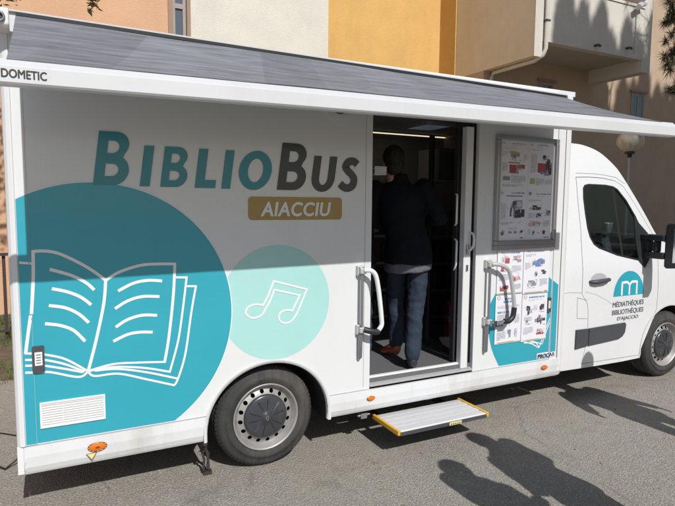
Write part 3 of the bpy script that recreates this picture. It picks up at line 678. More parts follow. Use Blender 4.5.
# small black latches with label
def latch(x0, x1, z0, z1, y=0, txt=True):
    m = skin(M(), [rrect(x0, x1, z0, z1, .012)], lambda x, z: y - .012, .0135); l = m.build('hatch_latch', GREYP, bus)
    M().quad(x0 + .013, x1 - .011, z0 + (z1 - z0) * .28, z1 - (z1 - z0) * .22, y - .0128).build('sticker', LINEW, l)
    mm = M()
    for k in range(4): mm.quad(x0 + .02, x1 - .018, z0 + (z1 - z0) * (.36 + .1 * k), z0 + (z1 - z0) * (.39 + .1 * k), y - .0134)
    mm.build('print', INK, l)
latch(-.008, .052, .842, .99, -.004); latch(3.85, 3.897, .852, .98)
# ventilation grille
m = M(); m.quad(.022, .345, .530, .668, -.0045)
for a in ((.018, .349, .662, .672), (.018, .349, .526, .536), (.018, .028, .5362, .6618), (.339, .349, .5362, .6618)): m.box(a[0], a[1], -.011, -.001, a[2], a[3])
VG = m.build('vent_grille', LINEW, bus, bevel=.002)
m = M()
for k in range(9):
    z = .5405 + k * .0133
    m.add([(.029, -.0048, z), (.338, -.0048, z), (.338, -.0105, z + .0085), (.029, -.0105, z + .0085), (.029, -.0048, z + .0092), (.338, -.0048, z + .0092)], [(0, 1, 2, 3), (3, 2, 5, 4)])
m.box(.131, .134, -.0112, -.0048, .537, .661).box(.235, .238, -.0112, -.0048, .537, .661); m.build('louvre', PLASTW, VG)
# amber side markers
for i, (x, z, rx) in enumerate([(.300, .372, .052), (2.112, .371, .034), (3.842, .373, .038)]):
    m = M(); k = 32; y0 = skf(x, z)
    def ring(s_, y): return [(x + rx * s_ * cos(2 * pi * j / k), y, z + rx * .52 * s_ * sin(2 * pi * j / k)) for j in range(k)]
    R_ = [ring(1, y0 + .004), ring(1, y0 - .004), ring(.86, y0 - .006)]
    for a, b in zip(R_, R_[1:]): m.add(a + b, [(j, (j + 1) % k, k + (j + 1) % k, k + j) for j in range(k)], 1)
    R_ = [ring(.86, y0 - .006), ring(.7, y0 - .011), ring(.3, y0 - .014)]
    for a, b in zip(R_, R_[1:]): m.add(a + b, [(j, (j + 1) % k, k + (j + 1) % k, k + j) for j in range(k)], 0, True)
    m.add(R_[-1], [tuple(range(k))], 0)
    if i == 0:
        m.add(ring(.25, y0 - .0148), [tuple(range(k))], 1)
        for a in range(12):
            t = a * pi / 6; m.add([(x + rx * q_ * cos(t + d), y0 - .0078, z + rx * .52 * q_ * sin(t + d)) for q_, d in ((.84, -.06), (.95, -.06), (.95, .06), (.84, .06))], [(0, 1, 2, 3)], 2)
    m.build('side_marker_light', [AMBER, AMBER2, PYEL], bus)
y0 = skf(.26, .33) - .001
m = M(); m.add([(.238, -.0135, .338), (.298, -.0135, .342), (.270, -.0135, .296)], [(0, 2, 1)], 1)
m.add([(.245, -.0145, .3355), (.291, -.0145, .3385), (.2695, -.0145, .304)], [(0, 2, 1)], 0); m.build('warning_triangle', [PYEL, pm('tri_edge', (.2, .13, .03), .5)], bus)
# awning lamp half hidden under the rail
m = M(); m.lathe([(.085, 0), (.085, -.02), (.07, -.035), (.0, -.04)], (1.828, 0, 2.415), 32); LP = m.build('side_lamp', pm('lamp_rim', (.5, .5, .5), .4), bus)
m = M(); m.lathe([(.058, -.036), (.04, -.052), (0, -.058)], (1.828, -.001, 2.415), 32); m.build('lens', GREYP, LP)

# --- grab rails
def smooth3(P, n=6):
    A = crom([(p[0], p[2]) for p in P], n); B = crom([(p[1], 0) for p in P], n); return [(a[0], b[0], a[1]) for a, b in zip(A, B)]
def rail(xb, zt, zm_, zb, pts, grip, hmat):
    G = M().tube([(xb, -.045, zt - .03), (xb, -.045, zm_ + .03)], .011).build('grab_rail', ROD, bus)
    M().tube([(xb, -.03, zm_ - .03), (xb, -.026, zb), (xb, -.026, zb - .012)], [.016, .015, .006]).build('rod', ROD, G)
    bg = pm('bracket_grey', (.6, .6, .6), .4, metal=.3)
    for z in (zt, zm_): M().box(xb - .028, xb + .028, -.032, 0, z - .035, z + .035).box(xb - .018, xb + .03, -.06, -.032, z - .02, z + .02).build('bracket', bg, G, bevel=.006)
    M().tube(smooth3(pts), .0165, 14).build('rail_tube', hmat, G)
    M().tube(smooth3(grip), .0215, 14).build('grip', BLACKP, G)
    for z in (zt, zm_):
        for dx, dz in ((-.018, .022), (.018, .022), (-.018, -.022)): M().lathe([(.005, -.002), (.004, -.005), (0, -.005)], (xb + dx, -.031, z + dz), 8).build('screw', ROD, G)
rail(2.010, 1.305, .888, .69, [(2.02, -.055, 1.31), (2.06, -.075, 1.308), (2.095, -.08, 1.275), (2.118, -.08, 1.19), (2.134, -.08, 1.09), (2.150, -.08, .96), (2.150, -.08, .915), (2.125, -.08, .882)],
     [(2.02, -.06, .894), (2.06, -.075, .883), (2.10, -.08, .874), (2.128, -.08, .876)], LINEW)
rail(3.165, 1.30, .84, .60, [(3.17, -.055, 1.303), (3.24, -.07, 1.296), (3.305, -.08, 1.268), (3.345, -.08, 1.215), (3.375, -.08, 1.10), (3.396, -.08, .99), (3.402, -.08, .93)],
     [(3.30, -.078, .84), (3.345, -.08, .838), (3.388, -.08, .872), (3.402, -.08, .945)], pm('satin_steel', (.62, .62, .64), .35, metal=.35))
M().tube([(3.17, -.055, .84), (3.23, -.068, .83), (3.31, -.078, .84)], .014).box(3.20, 3.225, -.08, -.05, .80, .85).build('rail_joint', CHROME, bus)

# --- retractable step
stp = M(); sx0, sx1, sy0, sy1, sz = 2.180, 2.985, -.275, .07, .205
for k in range(5):
    y = sy0 + .012 + k * (sy1 - sy0 - .012) / 5; stp.box(sx0 + .018, sx1 - .018, y, y + (sy1 - sy0 - .012) / 5 - .013, sz - .012, sz + (.002 if k % 2 else 0))
SP = stp.build('fold_out_step', pm('step_alu', (.66, .66, .67), .5, metal=.15, var=.05, vscale=30), bus, bevel=.002)
M().box(sx0, sx1, sy0 + .01, sy1, sz - .035, sz - .0125).box(sx0 + .02, sx1 - .02, sy0, sy0 + .0095, sz - .034, sz - .006).build('step_frame', GREYP, SP, bevel=.003)
M().box(sx0 + .02, sx1 - .02, sy0 + .001, sy0 + .0115, sz - .0055, sz + .004).build('nosing', LINEW, SP, bevel=.002)
for a in (sx0 - .004, sx1 - .0175): M().box(a, a + .021, sy0 - .002, sy1, sz - .026, sz + .007).build('end_trim', YELLOW, SP, bevel=.004)
M().box(2.62, 2.73, sy0 - .0015, sy0 + .0005, sz - .032, sz - .009).build('label', PYEL, SP)
mm = M()
for k in range(5): mm.box(2.632 + k * .019, 2.643 + k * .019, sy0 - .0022, sy0 - .0012, sz - .028, sz - .02)
mm.build('label_print', INK, SP)
m = M(); m.box(2.25, 2.29, -.1, .6, .13, .168).box(2.88, 2.92, -.1, .6, .13, .168).box(2.2, 3.0, .35, .39, .12, .26); m.build('slide_frame', STEEL, SP, bevel=.003)
MG = pm('motor_grey', (.2, .2, .2), .5); M().tube([(2.43, -.10, .135), (2.43, .0, .135)], .03, 14).build('motor', MG, SP); M().tube([(2.52, -.12, .135), (2.52, -.02, .135)], .026, 14).build('motor', MG, SP)
M().box(2.07, 2.12, .05, .09, .2, .24).tube([(2.05, .07, .22), (2.15, .07, .22)], .009, 8).build('step_hinge', ALU, SP)
M().box(2.7, 2.76, .12, .16, .22, .262).tube([(2.62, .14, .255), (2.82, .14, .25)], .008, 8).build('step_hinge', ALU, SP)
# --- corner stabiliser leg
m = M(); m.box(.905, .955, .10, .15, .2, .33)
for s_ in (0, 1):
    x = .905 + .035 * s_
    m.tube([(x, .12, .24), (x + .035 - .01 * s_, .125, .10), (x + .028, .12, .03)], .008, 8)
m.tube([(.905, .12, .22), (.975, .14, .13), (.955, .12, .035)], .006, 8).box(.93, .985, .10, .145, .006, .024).tube([(.912, .13, .16), (.968, .13, .15)], .005, 8)
m.build('stabiliser_leg', STEEL, bus)
# chassis
m = M(); m.box(.0, 3.95, .55, .65, .30, .43).box(.0, 3.95, 1.55, 1.65, .30, .43).box(.0, .85, .08, .5, .33, .43).box(1.9, 4.5, .12, 2.05, .36, .43).box(.3, .8, .7, 1.5, .25, .42).box(2.2, 3.4, .75, 1.4, .24, .42)
m.tube([(1.34, .3, .343), (1.34, 1.9, .343)], .05, 12); m.build('chassis', UNDER, bus)

# --- wheels
def wheel(cx, yo, mirror=False, rear=True):
    we = bpy.data.objects.new('wheel', None); C.objects.link(we); we.empty_display_size = .1; we.parent = bus
    we.location = (cx - 2.6, (yo + .1 if not mirror else W - yo - .1) - 1.1, .343)
    P0 = Vector((cx, yo, .343)); sg = -1 if mirror else 1
    def fin(mb, name, mats, bev=0):
        if mirror: mb.v = [(x, W - y, z) for x, y, z in mb.v]; mb.f = [tuple(reversed(f)) for f in mb.f]
        mb.v = [(x - cx, y - (yo + .1 if not mirror else W - yo - .1), z - .343) for x, y, z in mb.v]
        o = mb.build(name, mats, None, bevel=bev); o.parent = we; return o
    t = M(); t.lathe([(.224, .02), (.236, .006), (.262, -.002), (.275, -.0035), (.276, -.001), (.30, .0), (.318, .008), (.334, .026), (.3405, .045), (.3405, .066), (.334, .068), (.334, .074), (.3415, .076),
              (.343, .10), (.343, .104), (.336, .106), (.336, .112), (.343, .114), (.3415, .140), (.334, .142), (.334, .148), (.3405, .15), (.338, .185), (.318, .208), (.262, .216), (.224, .195)], P0, 96)
    # shoulder tread blocks
    for k in range(72):
        a = 2 * pi * k / 72; c_, s_ = cos(a), sin(a); c2, s2 = cos(a + .045), sin(a + .045)
        v = []
        for (r, h) in ((.322, .0095), (.3425, .040), (.3425, .062), (.322, .062)):
            v += [(cx + r * c_, yo + h, .343 + r * s_), (cx + r * c2, yo + h, .343 + r * s2)]
        t.add(v, [(0, 2, 3, 1), (2, 4, 5, 3), (0, 6, 4, 2), (1, 3, 5, 7)])
    fin(t, 'tyre', RUBBER)
    r = M(); r.lathe([(.224, .02), (.229, .008), (.226, .002), (.218, .004), (.213, .014), (.204, .028), (.196, .040), (.190, .050)], P0, 72)
    # dished face with a ring of vent holes
    nh = 16
    def zf(rr): return .050 - .028 * max(0, min(1, (.19 - rr) / .055))
    V2 = []; outerl = arc(0, 0, .190, .190, 0, 360, 72)[:-1]; inner = arc(0, 0, .118, .118, 0, 360, 48)[:-1]
    loops = [outerl, inner] + [arc(.171 * cos(2 * pi * (k + .3) / nh), .171 * sin(2 * pi * (k + .3) / nh), (.0145), .0145, 0, 360, 14)[:-1] for k in range(nh)]
    V, F, _ = cdt(loops)
    r.add([(cx + x, yo + zf(math.hypot(x, z)), .343 + z) for x, z in V], F, 0, True)
    r.lathe([(.118, .0), (.118, .04)], (cx, yo + .02, .343), 48); fin(r, 'rim', RIM)
    bd = M(); bd.lathe([(.188, .09), (0, .09)], P0, 32); fin(bd, 'brake_disc', UNDER)
    c = M(); c.lathe([(.151, .026), (.149, .016), (.136, .009), (.10, .004), (.06, -.002), (.034, -.004), (.030, -.009), (.0, -.010)], P0, 64)
    for k in range(5):      # raised spokes moulded in the cap
        a = 2 * pi * k / 5 + .5; d = Vector((cos(a), 0, sin(a))); e = Vector((-sin(a), 0, cos(a)))
        for s_ in (-1, 1):
            q = [P0 + d * .045 + e * s_ * .010 + Vector((0, -.004, 0)), P0 + d * .118 + e * s_ * .030 + Vector((0, .003, 0)), P0 + d * .116 + e * s_ * .044 + Vector((0, .006, 0)), P0 + d * .05 + e * s_ * .017 + Vector((0, .001, 0))]
            top = [v + Vector((0, -.005, 0)) for v in q[:2]]
            c.add([q[0], q[1], q[2], q[3], top[0], top[1]], [(4, 5, 2, 3), (0, 1, 5, 4), (0, 4, 3), (1, 2, 5)] if s_ > 0 else [(3, 2, 5, 4), (4, 5, 1, 0), (3, 4, 0), (5, 2, 1)])
    fin(c, 'hub_cap', CAPB)
    if not mirror:
        b = M(); oo = [(0, .021), (.013, 0), (0, -.021), (-.013, 0)]; ii = [(0, .012), (.007, 0), (0, -.012), (-.007, 0)]
        skin(b, [[(cx + x, .343 + z) for x, z in oo], [(cx + x, .343 + z) for x, z in ii]], lambda x, z: yo - .014, .003); fin(b, 'diamond_emblem', CHROME)
    return we
WR = wheel(1.342, .045); wheel(1.342, .045, True)
FXC = 5.70
wheel(FXC, .095); wheel(FXC, .095, True)

# ================================================================ cab
CL = W
def ys(x, z): return .07 + .15 * max(0, z - 1.2) + .2 * max(0, z - 1.95) ** 2 + .05 * max(0, x - 5.2) ** 2 + (.35 * max(0, x - 6.1) ** 2) - .012 * math.exp(-((z - .95) / .28) ** 2) + .03 * max(0, .42 - z)
prof = crom([(4.088, 2.335), (4.396, 2.335), (4.554, 2.322), (4.742, 2.268), (4.922, 2.149), (5.03, 2.035), (5.258, 1.755), (5.436, 1.515)], 4)
prof += crom([(5.52, 1.425), (5.8, 1.335), (6.1, 1.21), (6.33, 1.04), (6.43, .84), (6.47, .6), (6.47, .38), (6.42, .25)], 4)
door = [(4.372, 2.022), (4.55, 2.028), (4.73, 2.024), (4.90, 2.003), (5.016, 1.953), (5.132, 1.826), (5.27, 1.66), (5.413, 1.478), (5.452, 1.38), (5.447, 1.206), (5.462, .97), (5.466, .727), (5.36, .53), (5.264, .357), (5.235, .292), (4.415, .308), (4.45, .45), (4.471, .643), (4.456, .80), (4.44, .866), (4.361, .965), (4.362, 1.2), (4.380, 1.544), (4.372, 1.8)]
def inset(P, d):
    n = len(P); out = []
    A = sum(P[i][0] * P[(i + 1) % n][1] - P[(i + 1) % n][0] * P[i][1] for i in range(n)); sg = 1 if A > 0 else -1
    for i in range(n):
        a, p, b = Vector(P[i - 1]), Vector(P[i]), Vector(P[(i + 1) % n]); e1 = (p - a).normalized(); e2 = (b - p).normalized()
        nn = Vector((-(e1.y + e2.y), e1.x + e2.x)); nn = nn.normalized(); c = max(.5, nn.dot(Vector((-e1.y, e1.x))))
        out.append(tuple(p + nn * sg * d / c))
    return out
gw = [(4.450, 1.925), (4.475, 1.955), (4.53, 1.966)] + [(4.762, 1.963), (4.87, 1.950), (4.93, 1.925), (5.046, 1.82), (5.165, 1.665), (5.205, 1.59), (5.205, 1.40), (5.19, 1.255), (5.15, 1.238), (4.85, 1.296), (4.60, 1.372), (4.535, 1.41), (4.49, 1.475), (4.465, 1.56), (4.45, 1.70), (4.442, 1.83)]
fa = [(FXC - .455, .262)] + arc(FXC, .34, .445, .425, 186, -6, 28) + [(FXC + .455, .262)]
outline = [(4.088, .275), (4.60, .262), (5.0, .258)] + fa + [(6.30, .25), (6.42, .25)] + prof[::-1][1:]
for mir in (None, CL):
    m = skin(M(), [outline, inset(door, -.003)], ys, .02, .09, 0, True, mir)
    if mir is None: cab_m = m
    else:
        cab_m.add(m.v, m.f, 0, True)
# roof / bonnet / front shell lofted across the width with a slight crown
NC = 20; scr = M(); n = len(prof)
def crown(x, z, u):
    b = sin(pi * u) ** .8
    fx = .16 * b if x > 4.9 else .0 + .16 * b * max(0, (x - 4.5) / .4)
    fz = .05 * b * (1 if x < 5.4 else .6)
    if x < 4.5: fx = 0
    return x + fx * (1 if z < 2.1 else .4), z + (fz if z > 1.1 else 0)
V = []
for (x, z) in prof:
    ya = ys(x, z)
    for k in range(NC + 1):
        u = k / NC; X, Z = crown(x, z, u); V.append((X, ya + (CL - 2 * ya) * u, Z))
iw = [i for i in range(n - 1) if prof[i][0] > 4.93 and prof[i + 1][1] > 1.38 and prof[i][1] < 2.13]
fb = []; fg = []
for i in range(n - 1):
    for k in range(NC):
        f = (i * (NC + 1) + k, (i + 1) * (NC + 1) + k, (i + 1) * (NC + 1) + k + 1, i * (NC + 1) + k + 1)
        (fg if (i in iw and 1 <= k <= NC - 2) else fb).append(f)
cab_m.add(V, fb, 0, True)
CAB = cab_m.build('cab_body', CABW, bus)
scr = M().add(V, fg, 0, True).build('windscreen', GLASS, bus)
# bumper, grille, headlights (outside the frame, needed from other viewpoints)
m = M(); pr = [(6.485, .62), (6.50, .45), (6.46, .24)]
for a, b in zip(pr, pr[1:]):
    for k in range(NC):
        def pt_(p, k):
            u = k / NC; return (p[0] + .15 * sin(pi * u) ** .8 + .01, .12 + (CL - .24) * u, p[1])
        m.add([pt_(a, k), pt_(b, k), pt_(b, k + 1), pt_(a, k + 1)], [(0, 1, 2, 3)], 0, True)
m.build('bumper', BLACKP, bus)
for y in (.24, CL - .54): M().box(6.40, 6.545, y, y + .30, .74, .96).build('headlight', pm('headlight_glass', (.6, .62, .65), .1, coat=1), bus, bevel=.03)
M().box(6.5, 6.635, .75, CL - .75, .72, .92).build('grille', BLACKP, bus, bevel=.02)
# dark backing behind gaps, door
m = skin(M(), [inset(door, -.02), inset(gw, -.035)], lambda x, z: ys(x, z) + .022, 0, .12); m.build('door_aperture', GAP, bus)
m = skin(M(), [inset(door, .0025), gw], ys, .018, .09, 0, True); DOOR = m.build('cab_door', CABW, bus)
skin(M(), [inset(door, .0025), gw], ys, .018, .09, 0, True, CL).build('cab_door', CABW, bus)
def ysg(d): return lambda x, z: ys(x, z) + d
skin(M(), [gw, inset(gw, .017)], ysg(-.003), .02, None, 0, False).build('window_seal', SEAL, DOOR)
skin(M(), [inset(gw, .012)], ysg(.008), 0, .1, 0, True).build('window_glass', GLASS, DOOR)
skin(M(), [inset(gw, .012)], ysg(.008), 0, .1, 0, True, CL).build('window_glass', GLASS, bus)
m = M(); stroke(m, [(4.868, 1.945), (4.886, 1.72), (4.905, 1.50), (4.925, 1.285)], .028, ysg(.001)); m.build('window_divider', SEAL, DOOR)
# black corner sail the mirror arm is fixed to
skin(M(), [[(5.135, 1.70), (5.20, 1.60), (5.36, 1.47), (5.405, 1.40), (5.30, 1.235), (5.235, 1.165), (5.15, 1.235), (5.13, 1.45)]], ysg(-.006), .012, .08).build('mirror_base', BLACKP, DOOR)
# door handle
hn = M(); skin(hn, [arc(4.578, 1.094, .105, .052, 0, 360, 28)[:-1]], ysg(-.0012), 0, None, 1)
P = [(4.455, -.001, 1.072), (4.465, -.022, 1.072), (4.52, -.034, 1.073), (4.63, -.034, 1.078), (4.69, -.022, 1.082), (4.70, -.001, 1.084)]
hn.tube([(x, ys(x, z) + y, z) for x, y, z in P], [.014, .019, .021, .021, .019, .014], 10, 0); hn.build('handle', [GREYP, pm('handle_recess', (.45, .46, .48), .3)], DOOR)
# rubbing strip
skin(M(), [[(4.478, .638), (4.98, .648), (4.995, .625), (4.985, .55), (4.95, .513), (4.905, .495), (4.478, .474)]], ysg(-.016), .016, .08).build('rubbing_strip', GREYP, DOOR, bevel=.004)
skin(M(), [[(4.306, .640), (4.464, .638), (4.466, .475), (4.307, .461)]], ysg(-.016), .016, .08).build('rubbing_strip', GREYP, bus, bevel=.004)
# crease lines and fuel flap seams
D = ysg(-.0012); SL = pm('cab_seam', (.25, .25, .27), .7); CRS = pm('crease_c', (.5, .5, .52), .6)
def seam(P, w, nm, mt, par): m = M(); stroke(m, P, w, D); m.build(nm, mt, par)
seam([(4.315, .745), (4.308, .84), (4.302, .937), (4.35, .925), (4.434, .905)], .004, 'fuel_flap_seam', SL, bus); seam([(4.315, .745), (4.453, .730)], .004, 'fuel_flap_seam', SL, bus)
seam([(4.10, .985), (4.20, .99), (4.355, .978)], .003, 'seam_line', SL, bus)
seam([(4.372, 2.06), (4.6, 2.062), (4.74, 2.056), (4.92, 2.035), (5.04, 1.978)], .004, 'seam_line', SL, bus)
seam([(4.40, .985), (4.55, .95), (4.70, .885), (4.795, .835)], .004, 'crease', CRS, DOOR); seam([(5.45, .727), (5.455, .70), (5.43, .64)], .004, 'crease', CRS, DOOR)
m = M(); P = [(x, z) for x, z in fa]; L_, R_ = offs(P, .02); k = len(P)
m.add([(x, ys(x, z) - .004, z) for x, z in L_] + [(x, ys(x, z) - .001, z) for x, z in R_], [(i, i + 1, k + i + 1, k + i) for i in range(k - 1)], 0, True); m.build('front_arch_lip', CABW, bus)
liner(FXC, .34, .444, .424, .10, .60).build('wheel_well', UNDER, bus); liner(FXC, .34, .444, .424, .10, .60, mirror=True).build('wheel_well', UNDER, bus)
M().box(4.1, 5.2, .11, CL - .11, .27, .40).build('cab_floor', UNDER, bus)
# logo on the cab door
lg = M(); top = arc(5.012, .910, .222, .236, 0, 180, 30)
skin(lg, [top], ysg(-.0016), 0, .06)
mcol = 1
def mpoly():
    z0 = .916
    o = [(4.895, z0), (4.895, 1.045)] + [(4.93, 1.052), (4.985, 1.052)] + [(5.015, 1.030)] + [(5.045, 1.052), (5.10, 1.052), (5.135, 1.045), (5.135, z0), (5.112, z0), (5.112, 1.028), (5.05, 1.028), (5.026, 1.008), (5.026, z0), (5.004, z0), (5.004, 1.008), (4.98, 1.028), (4.918, 1.028), (4.918, z0)]
    return o
skin(lg, [mpoly()], ysg(-.0030), 0, None, 1)
LG = lg.build('door_emblem', [TEAL, LINEW], DOOR)
m = M()
btext(m, 'MÉDIATHÈQUES', 4.790, 5.245, .800, .868, ysg(-.0022)); btext(m, 'BIBLIOTHÈQUES', 4.790, 5.250, .724, .792, ysg(-.0022)); btext(m, "D'AJACCIO", 4.872, 5.180, .665, .709, ysg(-.0022))
m.build('door_lettering', pm('door_print', (.10, .11, .13), .5), DOOR)
# mirrors
def mirror_set(mir):
    m = M(); f = (lambda y: y) if not mir else (lambda y: CL - y)
    def bx(x0, x1, y0, y1, z0, z1): m.box(x0, x1, min(f(y0), f(y1)), max(f(y0), f(y1)), z0, z1)
    bx(5.20, 5.30, -.13, .105, 1.435, 1.495); bx(5.20, 5.30, -.13, .085, 1.265, 1.325); bx(5.21, 5.29, .02, .05, 1.325, 1.435); bx(5.21, 5.29, -.06, -.02, 1.325, 1.435)
    A = m.build('mirror_arm', BLACKP, bus, bevel=.012)
    m = M()
    pr = [(-.13, 1.20), (-.15, 1.18), (-.31, 1.20), (-.33, 1.23), (-.325, 1.56), (-.30, 1.60), (-.15, 1.61), (-.13, 1.58)]
    m.prism([(5.22, f(y), z) for y, z in pr], [(5.31, f(y), z) for y, z in pr]); m.prism([(5.31, f(y), z) for y, z in pr], [(5.36, f(-.23 + (y + .23) * .7), 1.4 + (z - 1.4) * .75) for y, z in pr])
    H = m.build('mirror_housing', BLACKP, A, bevel=.012)
    m = M(); m.add([(5.217, f(y), z) for y, z in ((-.215, 1.24), (-.305, 1.25), (-.30, 1.55), (-.215, 1.56))], [(0, 1, 2, 3)]); m.build('mirror_face', CHROME, A)
mirror_set(False); mirror_set(True)
# cab interior: seats, dash, wheel, cup
def seat(x, y):
    m = M(); m.box(x, x + .48, y, y + .5, .75, .92).prism([(x - .04, y, .85), (x + .10, y, .85), (x + .10, y + .5, .85), (x - .04, y + .5, .85)], [(x - .16, y + .04, 1.45), (x - .05, y + .04, 1.45), (x - .05, y + .46, 1.45), (x - .16, y + .46, 1.45)])
    m.box(x - .18, x - .08, y + .12, y + .38, 1.47, 1.66).tube([(x - .12, y + .2, 1.43), (x - .12, y + .2, 1.5)], .01).tube([(x - .12, y + .3, 1.43), (x - .12, y + .3, 1.5)], .01)
    m.build('seat', pm('seat_cloth', (.13, .15, .17), .85), bus, bevel=.03)
seat(4.62, .22); seat(4.62, 1.35)
M().prism([(5.05, .16, .7), (5.6, .16, .7), (5.6, .16, 1.36), (5.25, .16, 1.33), (5.05, .16, 1.15)], [(5.05, CL - .16, .7), (5.6, CL - .16, .7), (5.6, CL - .16, 1.36), (5.25, CL - .16, 1.33), (5.05, CL - .16, 1.15)]).build('dashboard', INTD, bus, bevel=.02)
m = M(); R_ = [(4.98 + .07 * sin(t), .47 + .19 * cos(t), 1.22 + .17 * sin(t)) for t in [2 * pi * i / 32 for i in range(33)]]; m.tube(R_, .015, 8, caps=False).tube([(4.98, .47, 1.22), (5.1, .47, 1.15)], .03); m.build('steering_wheel', INTD, bus)
cup = thing('paper_cup', 'white paper cup standing behind the cab door window', 'paper cup', (4.90, .235, 1.50))
m = M(); m.lathe([(0, 0), (.026, 0), (.037, .095), (.039, .097), (.037, .10), (.034, .097), (.024, .006), (0, .006)], (4.90, .235, 1.50), 20, axis='z'); m.build('cup', pm('cup_paper', (.8, .8, .72), .6), cup)
M().box(4.80, 5.00, .19, .29, 1.480, 1.4995).tube([(4.87, .24, 1.48), (4.9, .25, 1.3), (5.1, .28, 1.2)], .012, 8).build('cup_holder', INTD, bus)
SM = M().box(4.66, 4.80, 1.2, 1.21, 1.52, 1.64).build('dash_card', pm('pale_card', (.5, .6, .55), .6), bus)

# ================================================================ awning
def zc(x): return 2.707 - .0118 * x
def zr(x): return 2.197 + .0125 * x
def px(m, x0, x1, sec, zf, mi=0): return m.prism([(x0, y, zf(x0) + z) for y, z in sec], [(x1, y, zf(x1) + z) for y, z in sec], mi)
m = px(M(), -.040, 3.86, [(-.002, .004), (-.100, .004), (-.107, .001), (-.106, -.006), (-.09, -.007), (-.09, -.1), (-.002, -.1)], zc)
RAILW = pm('rail_white', (.64, .645, .65), .4, var=.03, vscale=3, dirt=(.45, .44, .42), dscale=2, damt=.25)
AW = m.build('awning_casing', RAILW, bus)
px(M(), -.01, 3.855, [(-.0905, -.0075), (-.1045, -.0075), (-.1045, -.0225), (-.0905, -.0225)], zc).build('slot_shade', SEAL, AW)  # solid black strip painting the shade inside the open casing slot
for x0, x1 in ((-.118, -.040), (3.861, 3.875)): px(M(), x0, x1, [(0, .008), (-.10, .008), (-.12, -.006), (-.12, -.075), (-.10, -.095), (0, -.095)], zc).build('casing_end_cap', PLASTW, AW, bevel=.008)
m = M(); m.lathe([(.027, -.121), (.027, -.132), (.017, -.133), (.016, -.123)], (-.082, 0, 2.664), 20); m.lathe([(.016, -.1205), (0, -.1205)], (-.082, -.0005, 2.664), 20, mi=1); m.build('crank_socket', [ROD, INTD], AW)
NX, NY = 48, 14; V = []
for i in range(NX + 1):
    x = -.012 + 3.860 * i / NX
    for j in range(NY + 1):
        t = j / NY; y = -.095 - .835 * t
        z = (zc(x) - .020) * (1 - t) + (zr(x) + .098) * t - .016 * sin(pi * t) + .004 * sin(x * 7 + t * 3) * sin(pi * t) * noise.noise(Vector((x, t, 4))) + .004 * noise.noise(Vector((x * 2, y * 4, 0)))
        V.append((x, y, z))
F = [(i * (NY + 1) + j, i * (NY + 1) + j + 1, (i + 1) * (NY + 1) + j + 1, (i + 1) * (NY + 1) + j) for i in range(NX) for j in range(NY)]
V2 = [(x, y, z - .0025) for x, y, z in V]
m = M().add(V, F, 0, True).add(V2, [tuple(reversed(f)) for f in F], 0, True); m.build('awning_fabric', FABRIC, AW)
sec = [(-.955, .0), (-.962, .008), (-.962, .064), (-.957, .070), (-.925, .098), (-.90, .10), (-.885, .085), (-.885, .012), (-.9, .0)]
RL = px(M(), -.115, 3.958, sec, zr).build('lead_rail', RAILW, AW)
for x0, x1 in ((-.125, -.1155), (3.9585, 3.968)): px(M(), x0, x1, sec, zr).build('rail_end_cap', PLASTW, AW)
btext(M(), 'DOMETIC', -.028, .118, 2.2205, 2.251, -.9632).build('rail_lettering', INK, RL)
for xa, s_ in ((.12, 1), (3.70, -1)):
    M().tube([(xa, -.05, zc(xa) - .115), (xa + s_ * .5, -.42, 2.40), (xa + s_ * .12, -.88, zr(xa) + .05)], .018, 8).build('awning_arm', PLASTW, AW)

# power cable from the rear of the bus
m = M(); m.tube([(-.08, .9, .35), (-.14, .8, .05), (-.22, .75, .008), (-.35, .95, .008), (-.6, 1.1, .008), (-1.2, 1.0, .008), (-2.5, 1.6, .008)], .007, 8); m.tube([(-.09, 1.0, .3), (-.16, 1.3, .006), (-.5, 1.62, .006), (-1.5, 1.5, .006)], .005, 8)
tag(m.build('power_cable', CABLE), 'thin black cable on the asphalt behind the rear of the bus', 'cable')

# ================================================================ people
def capsule(m, a, b, ra, rb, n=12):
    a, b = Vector(a), Vector(b); d = b - a; L_ = d.length
    if L_ < 1e-6: return m.ell(a, (ra, ra, ra))
    q = d.to_track_quat('Z', 'Y').to_matrix(); vs = []; K = 5; prof_ = []
    for i in range(K + 1): t = pi / 2 * i / K; prof_.append((ra * sin(t) + 1e-5, -ra * cos(t)))
    for i in range(K + 1): t = pi / 2 * i / K; prof_.append((rb * cos(t) + 1e-5, L_ + rb * sin(t)))
    for r, h in prof_:
        for k in range(n): vs.append(a + q @ Vector((r * cos(2 * pi * k / n), r * sin(2 * pi * k / n), h)))
    N_ = len(prof_); fs = [(i * n + k, i * n + (k + 1) % n, (i + 1) * n + (k + 1) % n, (i + 1) * n + k) for i in range(N_ - 1) for k in range(n)]
    fs += [tuple(range(n - 1, -1, -1)), tuple(range((N_ - 1) * n, N_ * n))]
    return m.add(vs, fs, 0, True)
